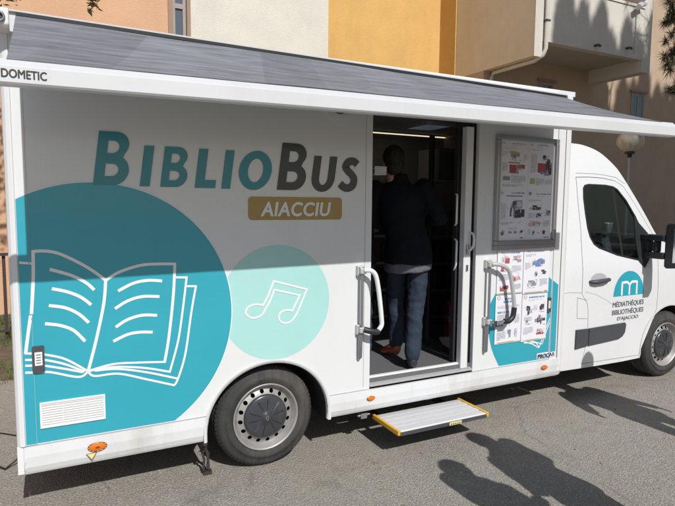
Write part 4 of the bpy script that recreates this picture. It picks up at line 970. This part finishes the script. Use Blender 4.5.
def remesh(m, name, mat, parent, vox, T, wr=0, ws=9, sm=3, zs=1.0):
    me = bpy.data.meshes.new(name); me.from_pydata(m.v, [], m.f)
    o = bpy.data.objects.new(name, me); C.objects.link(o)
    md = o.modifiers.new('r', 'REMESH'); md.mode = 'VOXEL'; md.voxel_size = vox
    s_ = o.modifiers.new('s', 'SMOOTH'); s_.iterations = sm; s_.factor = .5
    dg = bpy.context.evaluated_depsgraph_get(); ev = o.evaluated_get(dg); nm = bpy.data.meshes.new_from_object(ev)
    bpy.data.objects.remove(o)
    if wr:
        nrm = [v.normal.copy() for v in nm.vertices]
        for v, nn in zip(nm.vertices, nrm):
            p = v.co; a = noise.noise(Vector((p.x * ws, p.y * ws, p.z * ws * zs))); b = noise.noise(Vector((p.x * ws * 2.3 + 5, p.y * ws * 2.3, p.z * ws * 2.0 * zs)))
            v.co = p + nn * wr * (1 - abs(a) * 2.2 + .5 * b)
    nm.transform(T); nm.materials.clear(); nm.materials.append(mat)
    for p in nm.polygons: p.use_smooth = True
    nm.name = name; r = bpy.data.objects.new(name, nm); C.objects.link(r); setp(r, parent); return r
def person(label, loc, rot, H=1.72, J=None, top=NAVY, trousers=JEANS, shoes=(BROWNL, BROWNL), hair=HAIR, hem=None, long_hair=False, group=None, head_turn=0):
    j = dict(pelvis=(0, 0, .95), chest=(0, 0, 1.27), neck=(0, -.01, 1.44), head=(0, .02, 1.60),
             shL=(-.175, 0, 1.405), shR=(.175, 0, 1.405), elL=(-.235, -.03, 1.13), elR=(.235, -.03, 1.13), wrL=(-.22, .10, .92), wrR=(.22, .10, .92),
             hiL=(-.09, 0, .90), hiR=(.09, 0, .90), knL=(-.10, .03, .50), knR=(.10, .03, .50), anL=(-.10, -.03, .09), anR=(.10, -.03, .09), toL=None, toR=None)
    if J: j.update(J)
    g = {k: (Vector(v) if v is not None else None) for k, v in j.items()}
    for s_ in 'LR':
        if g['to' + s_] is None: g['to' + s_] = g['an' + s_] + Vector((-.02 if s_ == 'L' else .02, .17, -.055))
    root = thing('person', label, 'person', loc, group)
    T = Matrix.Translation(loc) @ Matrix.Rotation(rot, 4, 'Z') @ Matrix.Scale(H / 1.72, 4)
    # ---- body: head, neck, torso, arms, hands, legs as one skin
    b = M(); h = g['head']; hr = Matrix.Rotation(head_turn, 3, 'Z')
    def hp(x, y, z): return h + hr @ Vector((x, y, z))
    b.ell(hp(0, -.012, .025), (.074, .092, .088)); b.ell(hp(0, .022, -.035), (.058, .065, .078)); b.ell(hp(0, .055, -.085), (.030, .030, .026))
    capsule(b, hp(0, .082, .005), hp(0, .102, -.030), .009, .014); b.ell(hp(0, .080, -.060), (.026, .016, .010))
    b.ell(hp(0, .072, .028), (.05, .018, .012))
    for sx in (-1, 1): b.ell(hp(.075 * sx, -.005, -.012), (.010, .020, .032)); b.ell(hp(.030 * sx, .076, .008), (.014, .012, .010))
    capsule(b, g['neck'] - Vector((0, 0, .06)), h + Vector((0, -.01, -.05)), .062, .054)
    b.ell(g['chest'], (.12, .08, .15)); b.ell(g['pelvis'], (.12, .09, .12)); capsule(b, g['pelvis'], g['chest'], .1, .1)
    for s_ in 'LR':
        sg = -1 if s_ == 'L' else 1
        capsule(b, g['sh' + s_], g['el' + s_], .042, .034); capsule(b, g['el' + s_], g['wr' + s_], .034, .023); capsule(b, g['chest'] + Vector((0, 0, .1)), g['sh' + s_], .05, .042)
        capsule(b, g['hi' + s_], g['kn' + s_], .065, .048); capsule(b, g['kn' + s_], g['an' + s_], .048, .034); capsule(b, g['an' + s_], g['to' + s_], .034, .026)
        d = (g['wr' + s_] - g['el' + s_]).normalized(); side_ = d.cross(Vector((sg, 0, 0))); side_ = side_.normalized() if side_.length > .1 else Vector((0, 1, 0)); thn = d.cross(side_).normalized()
        w_ = g['wr' + s_]; palm = w_ + d * .05
        for k in range(4):
            u = (k - 1.5) * .019; base = w_ + d * .082 + side_ * u; capsule(b, w_ + d * .02 + side_ * u * .7, base, .014, .012)
            ln_ = (.062, .072, .068, .052)[k]; c1_ = base + d * ln_ * .5 + thn * .006; c2_ = base + d * ln_ * .9 + thn * .028
            capsule(b, base, c1_, .010, .009); capsule(b, c1_, c2_, .009, .008)
        tb = w_ + d * .03 - side_ * .028; capsule(b, w_ + d * .02, tb, .015, .012); capsule(b, tb, tb + d * .038 - side_ * .024 + thn * .01, .012, .009)
    remesh(b, 'body', SKIN, root, .0065, T, sm=2)
    # ---- top
    t = M(); ch, pe = g['chest'], g['pelvis']; n = 20; secs = []
    for (z, rx, ry, w1) in ((-.135, .194, .162, 0), (-.05, .186, .146, 0), (.06, .168, .118, .1), (.16, .168, .116, .5), (.28, .185, .122, .85), (.40, .190, .122, 1.), (.465, .165, .10, 1.05), (.50, .09, .075, 1.1), (.525, .068, .068, 1.1), (.565, .064, .066, 1.12)):
        c_ = Vector((pe.x + (ch.x - pe.x) * w1, pe.y + (ch.y - pe.y) * w1, pe.z + z)); secs.append([c_ + Vector((rx * cos(2 * pi * k / n), ry * sin(2 * pi * k / n), 0)) for k in range(n)])
    t.add([v for s_ in secs for v in s_], [(i * n + k, i * n + (k + 1) % n, (i + 1) * n + (k + 1) % n, (i + 1) * n + k) for i in range(len(secs) - 1) for k in range(n)] + [tuple(range(n - 1, -1, -1)), tuple(range((len(secs) - 1) * n, len(secs) * n))])
    for s_ in 'LR':
        capsule(t, g['sh' + s_], g['el' + s_], .070, .056); capsule(t, g['el' + s_], g['wr' + s_] - (g['wr' + s_] - g['el' + s_]) * .04, .055, .040)
    remesh(t, 'jacket', top, root, .011, T, .007, 8)
    if hem:
        t = M(); secs = []
        for (z, rx, ry) in ((-.185, .188, .152), (-.15, .189, .152), (-.05, .165, .120), (.1, .145, .09)):
            secs.append([pe + Vector((rx * cos(2 * pi * k / n), ry * sin(2 * pi * k / n), z + .02 * sin(2 * pi * k / n + .6))) for k in range(n)])
        t.add([v for s_ in secs for v in s_], [(i * n + k, i * n + (k + 1) % n, (i + 1) * n + (k + 1) % n, (i + 1) * n + k) for i in range(3) for k in range(n)] + [tuple(range(n - 1, -1, -1)), tuple(range(3 * n, 4 * n))])
        remesh(t, 'shirt_hem', hem, root, .011, T, .005, 10)
    # ---- trousers
    t = M(); t.ell(pe + Vector((0, -.005, -.03)), (.155, .112, .12)); t.ell(pe + Vector((-.07, -.045, -.09)), (.08, .075, .09)); t.ell(pe + Vector((.07, -.045, -.09)), (.08, .075, .09))
    for s_ in 'LR':
        capsule(t, g['hi' + s_], g['kn' + s_], .092, .066); capsule(t, g['kn' + s_], g['an' + s_] + Vector((0, 0, .03)), .065, .058); capsule(t, g['kn' + s_] + (g['an' + s_] - g['kn' + s_]) * .3 + Vector((0, -.02, 0)), g['an' + s_] + Vector((0, 0, .05)), .06, .056)
    remesh(t, 'trousers', trousers, root, .010, T, .008, 8, zs=1.5)
    for s_, sm_ in zip('LR', shoes):
        t = M(); a, o_ = g['an' + s_], g['to' + s_]; t.ell(a + Vector((0, -.005, -.03)), (.040, .048, .055)); capsule(t, a + Vector((0, 0, -.04)), o_ + Vector((0, -.01, .0)), .038, .032); t.ell(o_ + Vector((0, -.01, -.004)), (.042, .055, .028))
        capsule(t, a + Vector((0, 0, -.03)), a + Vector((0, .0, .03)), .04, .042)
        v = t.v; zmin = min(a.z - .088, o_.z - .03)
        t.v = [(x, y, max(z, zmin)) for x, y, z in v]; remesh(t, 'shoe', sm_, root, .008, T, sm=2)
    # ---- hair
    t = M(); t.ell(hp(0, -.022, .035), (.084, .098, .094)); t.ell(hp(0, -.055, -.025), (.072, .058, .088))
    if long_hair: capsule(t, hp(0, -.06, 0), hp(0, -.075, -.17), .075, .055)
    o = remesh(t, 'hair', hair, root, .008, T, .005, 38)
    return root
# 1: man stepping up into the bus, seen from behind
P_ANG = rad(-27)
person('person in dark jacket and jeans walking into the bus doorway, seen from behind', (2.56, .25, .502), P_ANG, 1.70,
       dict(pelvis=(.02, -.01, .95), chest=(-.05, .03, 1.27), neck=(-.09, .03, 1.45), head=(-.105, .05, 1.61), shL=(-.24, .03, 1.40), shR=(.13, .02, 1.41), elL=(-.32, .0, 1.14), elR=(.27, -.02, 1.17), wrL=(-.26, .20, 1.10), wrR=(.14, .27, 1.12),
            hiL=(-.07, .0, .90), hiR=(.11, -.01, .90), knL=(-.055, .16, .50), knR=(.09, -.03, .49), anL=(-.04, .15, .115), anR=(.055, -.145, .09), toL=(-.12, .29, .035), toR=(.07, .03, .04)),
       NAVY, JEANS, (BROWNL, DARKL), HAIR, hem=SHIRT, head_turn=.2)  # one pair of shoes: right one darker, its shade put into the colour
person('person in black coat mostly hidden behind the left edge of the bus doorway', (2.235, .50, .502), P_ANG, 1.66,
       dict(elL=(-.22, .02, 1.13), elR=(.21, .03, 1.15), wrL=(-.15, .24, 1.2), wrR=(.12, .26, 1.42)), BLACKC, pm('dark_jeans', (.03, .045, .08), .85, var=.3, vscale=12, bump=.6, bscale=30), (DARKL, DARKL), HAIRG, long_hair=True)
# booklets
m = M()
R = random.Random(5)
for k in range(6): a = R.uniform(-.012, .012); m.box(2.27 + a, 2.375 + a, .25 + a, .38 + a, 1.985 + k * .011, 1.994 + k * .011)
bo = m.build('booklets', PAPER, st)
# three onlookers whose shadows reach across the asphalt from beyond the frame
person('onlooker in dark coat by the bus, leftmost long shadow on the asphalt', (2.46, -2.28, .002), rad(-50), 1.67, dict(elL=(-.19, .0, 1.13), elR=(.19, .0, 1.13), wrR=(.10, .2, 1.08), wrL=(-.10, .17, .99)), BLACKC, pm('black_trousers', (.02, .02, .02), .8), (DARKL, DARKL), HAIRG)
person('onlooker with bent elbow by the bus, middle long shadow on the asphalt', (2.94, -2.03, .002), rad(35), 1.69, dict(elL=(-.235, -.0, 1.10), wrL=(-.16, .14, .93), elR=(.20, .0, 1.12), wrR=(.14, .12, .92)), BEIGE, JEANS, (BROWNL, BROWNL), HAIR)
person('onlooker with arms held out by the cab, rightmost long shadow on the asphalt', (4.50, -1.40, .002), rad(0), 1.70, dict(pelvis=(.02, 0, .95), elL=(-.27, .0, 1.18), wrL=(-.32, .06, 1.0), elR=(.22, -.02, 1.14), wrR=(.29, .02, .90)), REDC, pm('grey_trousers', (.08, .08, .09), .8), (DARKL, DARKL), HAIRG, long_hair=True)

# ================================================================ ground
m = M(); m.add([(-60, -60, 0), (80, -60, 0), (80, 60, 0), (-60, 60, 0)], [(0, 1, 2, 3)]); g = m.build('asphalt', ASPH); g['kind'] = 'structure'
m = M(); m.add([(-30, 2.75, .004), (8, 2.9, .004), (8, 6.5, .004), (-30, 6.5, .004)], [(0, 1, 2, 3)]); g = m.build('verge', SOIL); g['kind'] = 'structure'
m = M(); R = random.Random(2)
for _ in range(15000):
    x, y = R.uniform(-3.5, .9), R.uniform(2.7, 6.3)
    if noise.noise(Vector((x * 1.6, y * 1.6, 3))) < -.15: continue
    h = R.uniform(.03, .11); a = R.uniform(0, 6.28); dx, dy = cos(a) * .004, sin(a) * .004; lx, ly = R.uniform(-.04, .04), R.uniform(-.04, .04)
    m.add([(x - dx, y - dy, .003), (x + dx, y + dy, .003), (x + lx * .5 + dx * .6, y + ly * .5, h * .6), (x + lx, y + ly, h)], [(0, 1, 2), (0, 2, 3)])
g = m.build('grass', GRASSM); g['kind'] = 'stuff'; g['label'] = 'patchy grass behind the rear of the bus'
# gravel, dry leaves and twigs lying on the asphalt
m = M()
for _ in range(2600):
    x = R.uniform(-.6, 6); y = R.uniform(-1.9, 1.2)
    if R.random() > (.25 + .75 * min(1, max(0, (x - 1.5) / 4))): continue
    s_ = R.uniform(.0015, .0055); a = R.uniform(0, 6.28); mi = R.choice([0, 0, 1, 2]); k = 5
    pts = [(x + s_ * R.uniform(.6, 1.5) * cos(a + t * 2 * pi / k), y + s_ * R.uniform(.6, 1.2) * sin(a + t * 2 * pi / k), .0015) for t in range(k)]
    m.add(pts + [(x, y, s_ * .9)], [(t, (t + 1) % k, k) for t in range(k)], mi)
g = m.build('grit', [pm('grit_tan', (.30, .22, .13), .9), pm('grit_brown', (.12, .07, .035), .9), pm('grit_pale', (.42, .38, .32), .9)]); g['kind'] = 'stuff'; g['label'] = 'grit and dry leaf crumbs scattered on the asphalt'
m = M()
for _ in range(90):
    x, y = R.uniform(.2, 6.5), R.uniform(-2.2, .1)
    if R.random() > .3 + .7 * x / 6.5: continue
    a = R.uniform(0, 6.28); l = R.uniform(.008, .022); c_, s_ = cos(a), sin(a); w = l * R.uniform(.15, .4); cu = R.uniform(.002, .008)
    m.add([(x, y, .002), (x + c_ * l * .5 - s_ * w, y + s_ * l * .5 + c_ * w, .002 + cu), (x + c_ * l, y + s_ * l, .003), (x + c_ * l * .5 + s_ * w, y + s_ * l * .5 - c_ * w, .002 + cu * .6), (x + c_ * l * .5, y + s_ * l * .5, .0015)], [(0, 1, 4), (1, 2, 4), (2, 3, 4), (3, 0, 4)], R.choice([0, 1]))
g = m.build('fallen_leaves', [pm('leaf_tan', (.33, .22, .11), .8), pm('leaf_brown', (.16, .09, .045), .8)]); g['kind'] = 'stuff'; g['label'] = 'small dry leaves scattered on the asphalt'
m = M()
for cx_, cy_, n_ in ((2.02, -.30, 14), (1.92, -.55, 9), (1.98, -.12, 6), (1.86, -.78, 8)):
    for _ in range(n_):
        x = cx_ + R.gauss(0, .025); y = cy_ + R.gauss(0, .04); a = R.uniform(0, 6.28); l = R.uniform(.008, .02)
        m.add([(x, y, .001), (x + l * cos(a), y + l * sin(a), .004), (x + l * 1.5 * cos(a + .3), y + l * 1.5 * sin(a + .3), .009), (x + l * .9 * cos(a + .5), y + l * .9 * sin(a + .5), .005)], [(0, 1, 2, 3)])
g = m.build('crack_weeds', pm('weed', (.28, .26, .07), .8)); g['kind'] = 'stuff'; g['label'] = 'tiny yellowish weeds in a crack of the asphalt'

# ================================================================ apartment building
YW, YR = 6.5, 5.6
AB = thing('apartment_building', 'apartment building in peach, cream and yellow render behind the bus', 'building', (5, 6.6, 0))
HT = 11.0
M().box(-14, 1.995, YW, 12, 0, 4.55).box(-14, 1.995, YW, 12, 6.2, HT).box(-14, 1.995 - .0, YW, 12, 4.55, 6.2).build('peach_wall', PEACH, AB)
M().box(2.30, 4.912, YW - .015, 12, 0, HT).build('cream_wall', CREAMR, AB)
M().box(1.996, 2.299, YW + .14, 12, 0, HT).build('window_recess_wall', WFRAME, AB)
M().box(4.913, 7.974, YW + .55, 12, 0, HT).box(7.9745, 7.9995, YW, 12, 0, HT).build('yellow_wall', OCHR, AB)
wn = M().box(1.93, 2.0, YW - .03, YW + .13, 3.9, 8).box(2.235, 2.30, YW - .04, YW + .13, 3.9, 8).box(2.0, 2.235, YW - .03, YW + .13, 3.82, 3.9).build('window', WFRAME, AB, bevel=.006)
M().box(2.055, 2.18, YW + .06, YW + .075, 3.9, 8).build('pane', PANE, wn)
M().box(2.0, 2.055, YW + .03, YW + .13, 3.9, 8).box(2.18, 2.235, YW + .03, YW + .13, 3.9, 8).box(2.055, 2.18, YW + .03, YW + .055, 5.02, 5.10).build('frame', SHUT, wn)
M().box(8.001, 30, YR, 12, 0, HT).build('right_wall', TANR, AB)
# balcony
xb, yb = 8.0, 4.29
BL = M().box(xb, xb + .22, yb, YR - .001, 4.47, 9).box(xb, xb + .22, YR - .0005, YW - .011, 4.47, 9).build('balcony_side_wall', BEIGER, AB)
M().box(xb + .0, xb + .2, yb - .022, yb - .001, 4.465, 9).build('corner_trim', PALER, AB)
PF = M().box(xb + .221, 11.08, yb, yb + .16, 4.76, 5.78).box(11.08, 11.34, yb, YR - .001, 4.52, 9).build('balcony_parapet', PALER, AB, bevel=.01)
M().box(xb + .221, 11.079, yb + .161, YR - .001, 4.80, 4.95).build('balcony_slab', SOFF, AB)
M().box(xb + .221, 11.079, yb - .02, yb + .17, 5.781, 5.83).build('parapet_coping', CREAMR, AB)
for x, z in ((9.62, 4.86), (10.55, 4.93)):
    M().tube([(x, yb - .0, z), (x, yb - .10, z - .01), (x, yb - .13, z - .04)], .025, 10).build('drain_spout', GREYP, AB)
M().box(9.0, 11.06, YR - .03, YR - .001, 4.96, 7.6).build('balcony_shutter', REDR, AB)
dp = M().tube([(8.26, yb - .05, 9), (8.26, yb - .05, 4.62), (8.22, yb - .03, 4.50), (8.16, yb + .1, 4.42), (8.16, YR - .12, 4.42), (8.16, YR - .06, 4.34), (8.16, YR - .06, .1)], .038, 12).build('downpipe', PALER, AB)
m = M()
for z in (5.1, 6.2): m.box(8.21, 8.31, yb - .095, yb - .001, z, z + .03)
m.build('pipe_bracket', GREYP, dp)
M().tube([(10.80, yb - .02, 5.7), (10.80, yb - .02, 4.85)], .012, 8).build('cable_conduit', PALER, AB)
w2 = M()
def win(x0, x1, z0, z1, y):
    f = M(); t = .07
    f.box(x0, x1, y - .012, y + .0, z1 - t, z1).box(x0, x1, y - .012, y, z0, z0 + t).box(x0, x0 + t, y - .012, y, z0 + t, z1 - t).box(x1 - t, x1, y - .012, y, z0 + t, z1 - t).box((x0 + x1) / 2 - .03, (x0 + x1) / 2 + .03, y - .012, y, z0 + t, z1 - t)
    F_ = f.build('window', SHUT, AB); M().quad(x0 + t, x1 - t, z0 + t, z1 - t, y - .004).build('pane', PANE, F_)
    M().box(x0 - .05, x1 + .05, y - .05, y, z1 + .001, z1 + .05).build('lintel', WFRAME, F_); return F_
win(12.62, 13.12, 3.72, 4.48, YR - .002); win(9.55, 10.0, 2.9, 4.42, YR - .002)
sc = thing('security_camera', 'small white security camera on the balcony corner', 'security camera', (10.80, yb - .02, 5.70))
M().tube([(10.80, yb - .01, 5.72), (10.80, yb - .12, 5.76)], .03, 10).build('mount', LINEW, sc); M().tube([(10.66, yb - .15, 5.72), (10.74, yb - .14, 5.77), (10.92, yb - .10, 5.83)], [.05, .055, .05], 12).build('housing', LINEW, sc)

# fence left of the bus
fe = thing('railing', 'dark metal railing on the verge left of the bus', 'railing', (-3, 4.5, 0))
M().box(-8, 1.4, 4.48, 4.52, 1.09, 1.125).box(-8, 1.4, 4.49, 4.51, .14, .17).build('rail', FENCE, fe)
for k in range(8): M().box(-.47 - k * 1.1, -.435 - k * 1.1, 4.525, 4.56, 0, 1.12).build('post', FENCE, fe)

# lamp post
lp = thing('street_lamp', 'street lamp with dirty pale globe behind the cab', 'street lamp', (8.5, 2.6, 0))
M().tube([(8.52, 2.6, 0), (8.50, 2.6, 1.0), (8.48, 2.6, 2.6)], [.035, .024, .02], 12).build('pole', POLE, lp)
M().ell((8.475, 2.6, 2.80), (.205, .205, .175), 32, 20).build('globe', GLOBE, lp)
M().lathe([(.075, .0), (.075, .03), (.04, .045), (.03, -.06), (.0, -.06)], (8.478, 2.6, 2.60), 20, axis='z').build('collar', INTD, lp)

# ================================================================ trees
def leafy(m, c, s_, R, n=1):
    for _ in range(n):
        a = R.uniform(0, 6.28); t = R.uniform(-.9, .5); d = Vector((cos(a) * cos(t), sin(a) * cos(t), sin(t))); sd = d.cross(Vector((0, 0, 1))).normalized(); up = sd.cross(d)
        L_ = s_ * R.uniform(.7, 1.3); w_ = L_ * .28; c = Vector(c)
        m.add([c, c + d * L_ * .45 + sd * w_ + up * .004, c + d * L_, c + d * L_ * .45 - sd * w_ + up * .004, c + d * L_ * .5 - up * w_ * .3], [(0, 1, 4), (1, 2, 4), (2, 3, 4), (3, 0, 4)])
t1 = thing('leafy_tree', 'broadleaf tree with twigs hanging in at the top left of the picture', 'tree', (-2.0, 3.0, 0)); R = random.Random(4)
tw = M(); fo = M()
tw.tube([(-2.0, 3.0, 0), (-2.02, 3.02, 1.5), (-1.95, 3.0, 3.2), (-1.8, 2.98, 4.6), (-1.6, 3, 6.2)], [.14, .12, .10, .08, .04], 12)
def limb(P, r): tw.tube(P, [r * (1 - .8 * i / (len(P) - 1)) for i in range(len(P))], 8)
limb([(-1.85, 3.0, 4.2), (-1.2, 3.0, 4.45), (-.5, 3.0, 4.55), (.3, 3.0, 4.45), (1.0, 2.95, 4.4)], .05)
limb([(-1.9, 3.0, 3.6), (-2.6, 3.2, 4.5), (-3.2, 3.4, 5.0)], .05); limb([(-1.8, 3.0, 4.8), (-1.5, 3.8, 5.6), (-1.2, 4.2, 6.3)], .04); limb([(-1.8, 3.0, 5.0), (-.9, 2.7, 5.8), (-.2, 2.5, 6.2)], .04)
def hang(p, q, nl, sp=.07, s_=.07):
    p, q = Vector(p), Vector(q); mid = (p + q) / 2 + Vector((.03, 0, .04)); limb([p, mid, q], .008)
    for k in range(nl):
        t = .35 + .65 * k / max(1, nl - 1); c = p.lerp(q, t) + Vector((R.uniform(-sp, sp), R.uniform(-sp, sp), R.uniform(-sp * .6, sp * .6))); leafy(fo, c, s_, R, 1)
hang((.45, 3, 4.42), (.53, 3, 3.72), 60, .05, .075); hang((.35, 3, 4.43), (.47, 3.0, 3.80), 12, .03, .06)
hang((-.35, 3, 4.5), (-.20, 3, 3.66), 95, .075, .08); hang((.62, 3, 4.42), (.58, 3, 3.72), 30, .04, .06); hang((-.2, 3, 4.5), (-.13, 3, 3.67), 26, .05, .05); hang((0, 3, 4.5), (.04, 3, 3.745), 12, .02, .04)
for _ in range(2600):
    c = Vector((R.gauss(-1.5, .9), R.gauss(3.2, .8), R.gauss(5.6, .5)))
    if c.z < 4.45: continue
    leafy(fo, c, .1, R, 1)
tw.build('trunk', BARK, t1); fo.build('crown', LEAFM, t1)

# pine with long hanging needle tufts at the right edge
t2 = thing('pine_tree', 'pine with brownish needle tufts hanging in at the top right', 'tree', (12.0, .9, 0)); R = random.Random(8)
tw = M(); nd = M()
tw.tube([(12.0, .9, 0), (11.95, .9, 2), (11.9, 1.0, 4), (11.8, 1.1, 6), (11.75, 1.2, 8.5)], [.2, .17, .15, .12, .05], 12)
limb([(11.9, 1.05, 4.6), (10.4, 1.1, 5.1), (9.2, 1.2, 5.2), (8.3, 1.4, 4.95), (7.9, 1.5, 4.75)], .06)
def tuft(c, r, n):
    c = Vector(c)
    for _ in range(n):
        a = R.uniform(0, 2 * pi); t = R.uniform(-1.1, 1.2); d = Vector((cos(a) * cos(t), sin(a) * cos(t), sin(t) - .15)).normalized(); L_ = r * R.uniform(.6, 1.1); sd = d.cross(Vector((.3, .2, 1))).normalized() * .0035
        e = c + d * L_ + Vector((0, 0, -.04 * R.random())); nd.add([c - sd, c + sd, (c + e) / 2 + sd * .9, e, (c + e) / 2 - sd * .9], [(0, 1, 2, 4), (4, 2, 3)])
def pbranch(P, k=6, r=.17, n=90):
    limb(P, .015)
    P = [Vector(p) for p in P]
    for i in range(k):
        t = (i + 1) / k * (len(P) - 1); a = min(int(t), len(P) - 2); c = P[a].lerp(P[a + 1], t - a) + Vector((R.uniform(-.05, .05), R.uniform(-.08, .08), R.uniform(-.03, .03))); tuft(c, r * R.uniform(.7, 1.1), n)
pbranch([(7.95, 1.5, 4.78), (7.70, 1.5, 4.62), (7.60, 1.5, 4.42), (7.56, 1.5, 4.22)], 6, .15)
pbranch([(8.1, 1.5, 4.82), (7.95, 1.55, 4.40), (7.70, 1.5, 4.15), (7.62, 1.5, 4.02)], 6, .15)
pbranch([(8.2, 1.45, 4.85), (8.05, 1.5, 4.2), (7.80, 1.5, 3.75), (7.60, 1.5, 3.62)], 6, .15)
pbranch([(8.3, 1.5, 4.85), (7.95, 1.5, 4.55), (7.72, 1.5, 4.35), (7.6, 1.5, 4.3)], 8, .16, 110)
pbranch([(8.3, 1.5, 4.8), (7.95, 1.5, 4.0), (7.78, 1.5, 3.9), (7.58, 1.5, 3.78)], 8, .15, 110)
pbranch([(8.3, 1.45, 4.85), (8.2, 1.5, 4.0), (7.95, 1.5, 3.5), (7.76, 1.5, 3.34)], 7, .15)
for _ in range(26):
    a = R.uniform(0, 6.28); z = R.uniform(4.5, 8.2); e = Vector((11.8 + cos(a) * 1.3, 1.1 + sin(a) * 1.3, z + .4))
    if e.x < 8.4 and z < 5.5: continue
    pbranch([(11.85, 1.05, z), tuple(Vector((11.85, 1.05, z)).lerp(e, .5) + Vector((0, 0, .1))), tuple(e)], 4, .3, 60)
tw.build('trunk', BARK, t2); nd.build('crown', NEEDLE, t2)

# row of cypresses behind the photographer: their pointed tops shade the balcony and the wall
def cypress(seed, H):
    R = random.Random(seed); tr = M().tube([(0, 0, 0), (0, 0, H * .5), (0, 0, H * .97)], [.16, .1, .01], 10); cr = M()
    for _ in range(7500):
        u = R.random() ** .8; z = 1.0 + (H - 1.0) * u; rr = .70 * (1 - u) ** .36 * (1 + .25 * noise.noise(Vector((u * 9, seed, 0)))) + .02
        a = R.uniform(0, 6.28); q = rr * math.sqrt(R.random()); p = Vector((cos(a) * q, sin(a) * q, z)); s_ = R.uniform(.10, .26)
        sd = Vector((-sin(a + R.uniform(-1, 1)), cos(a), 0)) * s_ * .22; tip = p + Vector((cos(a) * .06, sin(a) * .06, s_ * 1.5))
        cr.add([p - sd, p + sd, tip], [(0, 1, 2)])
    return tr, cr
cyps = []
R = random.Random(21)
for i in range(3):
    tr, cr = cypress(i, 14.9)
    root = thing('cypress_tree', 'x', 'tree', (0, 0, 0), 'cypresses facing the balcony')
    tr.build('trunk', BARK, root); cr.build('crown', CYP, root); cyps.append(root)
NC_ = 20
for i in range(NC_):
    o = cyps[i] if i < 3 else copy_tree(cyps[i % 3])
    o.location = (8.85 + i * .43 + R.uniform(-.1, .1), -6 + R.uniform(-.5, .5), 0); s_ = R.uniform(.97, 1.01) + (.025 if i > 7 else 0); o.scale = (1, 1, s_); o['label'] = 'tall dark cypress in the row facing the balcony, pointed shadow on the wall'
cyps = [o for o in C.objects if o.name.startswith('cypress_tree')]
for o in cyps: o['label'] = 'tall dark cypress of the row whose pointed shadows fall on the balcony'

# ================================================================ light and camera
wd = bpy.data.worlds.new('World'); SC.world = wd; wd.use_nodes = True; N = wd.node_tree.nodes; L = wd.node_tree.links
sky = N.new('ShaderNodeTexSky'); sky.sky_type = 'NISHITA'; sky.sun_disc = False; EL = math.atan(.906)
sky.sun_elevation = EL; sky.sun_rotation = rad(180); L.new(sky.outputs[0], N['Background'].inputs[0]); N['Background'].inputs[1].default_value = .072
sl = bpy.data.lights.new('sun', 'SUN'); sl.energy = 3.9; sl.angle = rad(.53); sl.color = (1, .98, .95)
so = bpy.data.objects.new('sun', sl); C.objects.link(so); so.location = (2, -10, 12); so.rotation_euler = Vector((0.0, 1, -.906)).to_track_quat('-Z', 'Y').to_euler()
cam = bpy.data.cameras.new('camera'); co = bpy.data.objects.new('camera', cam); C.objects.link(co); SC.camera = co
yaw, pitch, roll = .47215, .091718, .008529
cam.sensor_fit = 'HORIZONTAL'; cam.sensor_width = 36; cam.lens = 36 * 553.3136 / 675; cam.clip_end = 500; cam.clip_start = .05
fw = Vector((sin(yaw) * cos(pitch), cos(yaw) * cos(pitch), -sin(pitch))); r_ = Vector((cos(yaw), -sin(yaw), 0)); u_ = r_.cross(fw)
r2 = cos(roll) * r_ + sin(roll) * u_; u2 = -sin(roll) * r_ + cos(roll) * u_
Mx = Matrix((r2, u2, -fw)).transposed().to_4x4(); Mx.translation = Vector((.127498, -3.350444, 1.777461)); co.matrix_world = Mx
SC.view_settings.view_transform = 'Standard'; SC.view_settings.look = 'None'; SC.view_settings.exposure = 0; SC.view_settings.gamma = 1
SC.view_settings.use_curve_mapping = False
SC.render.engine = 'CYCLES'
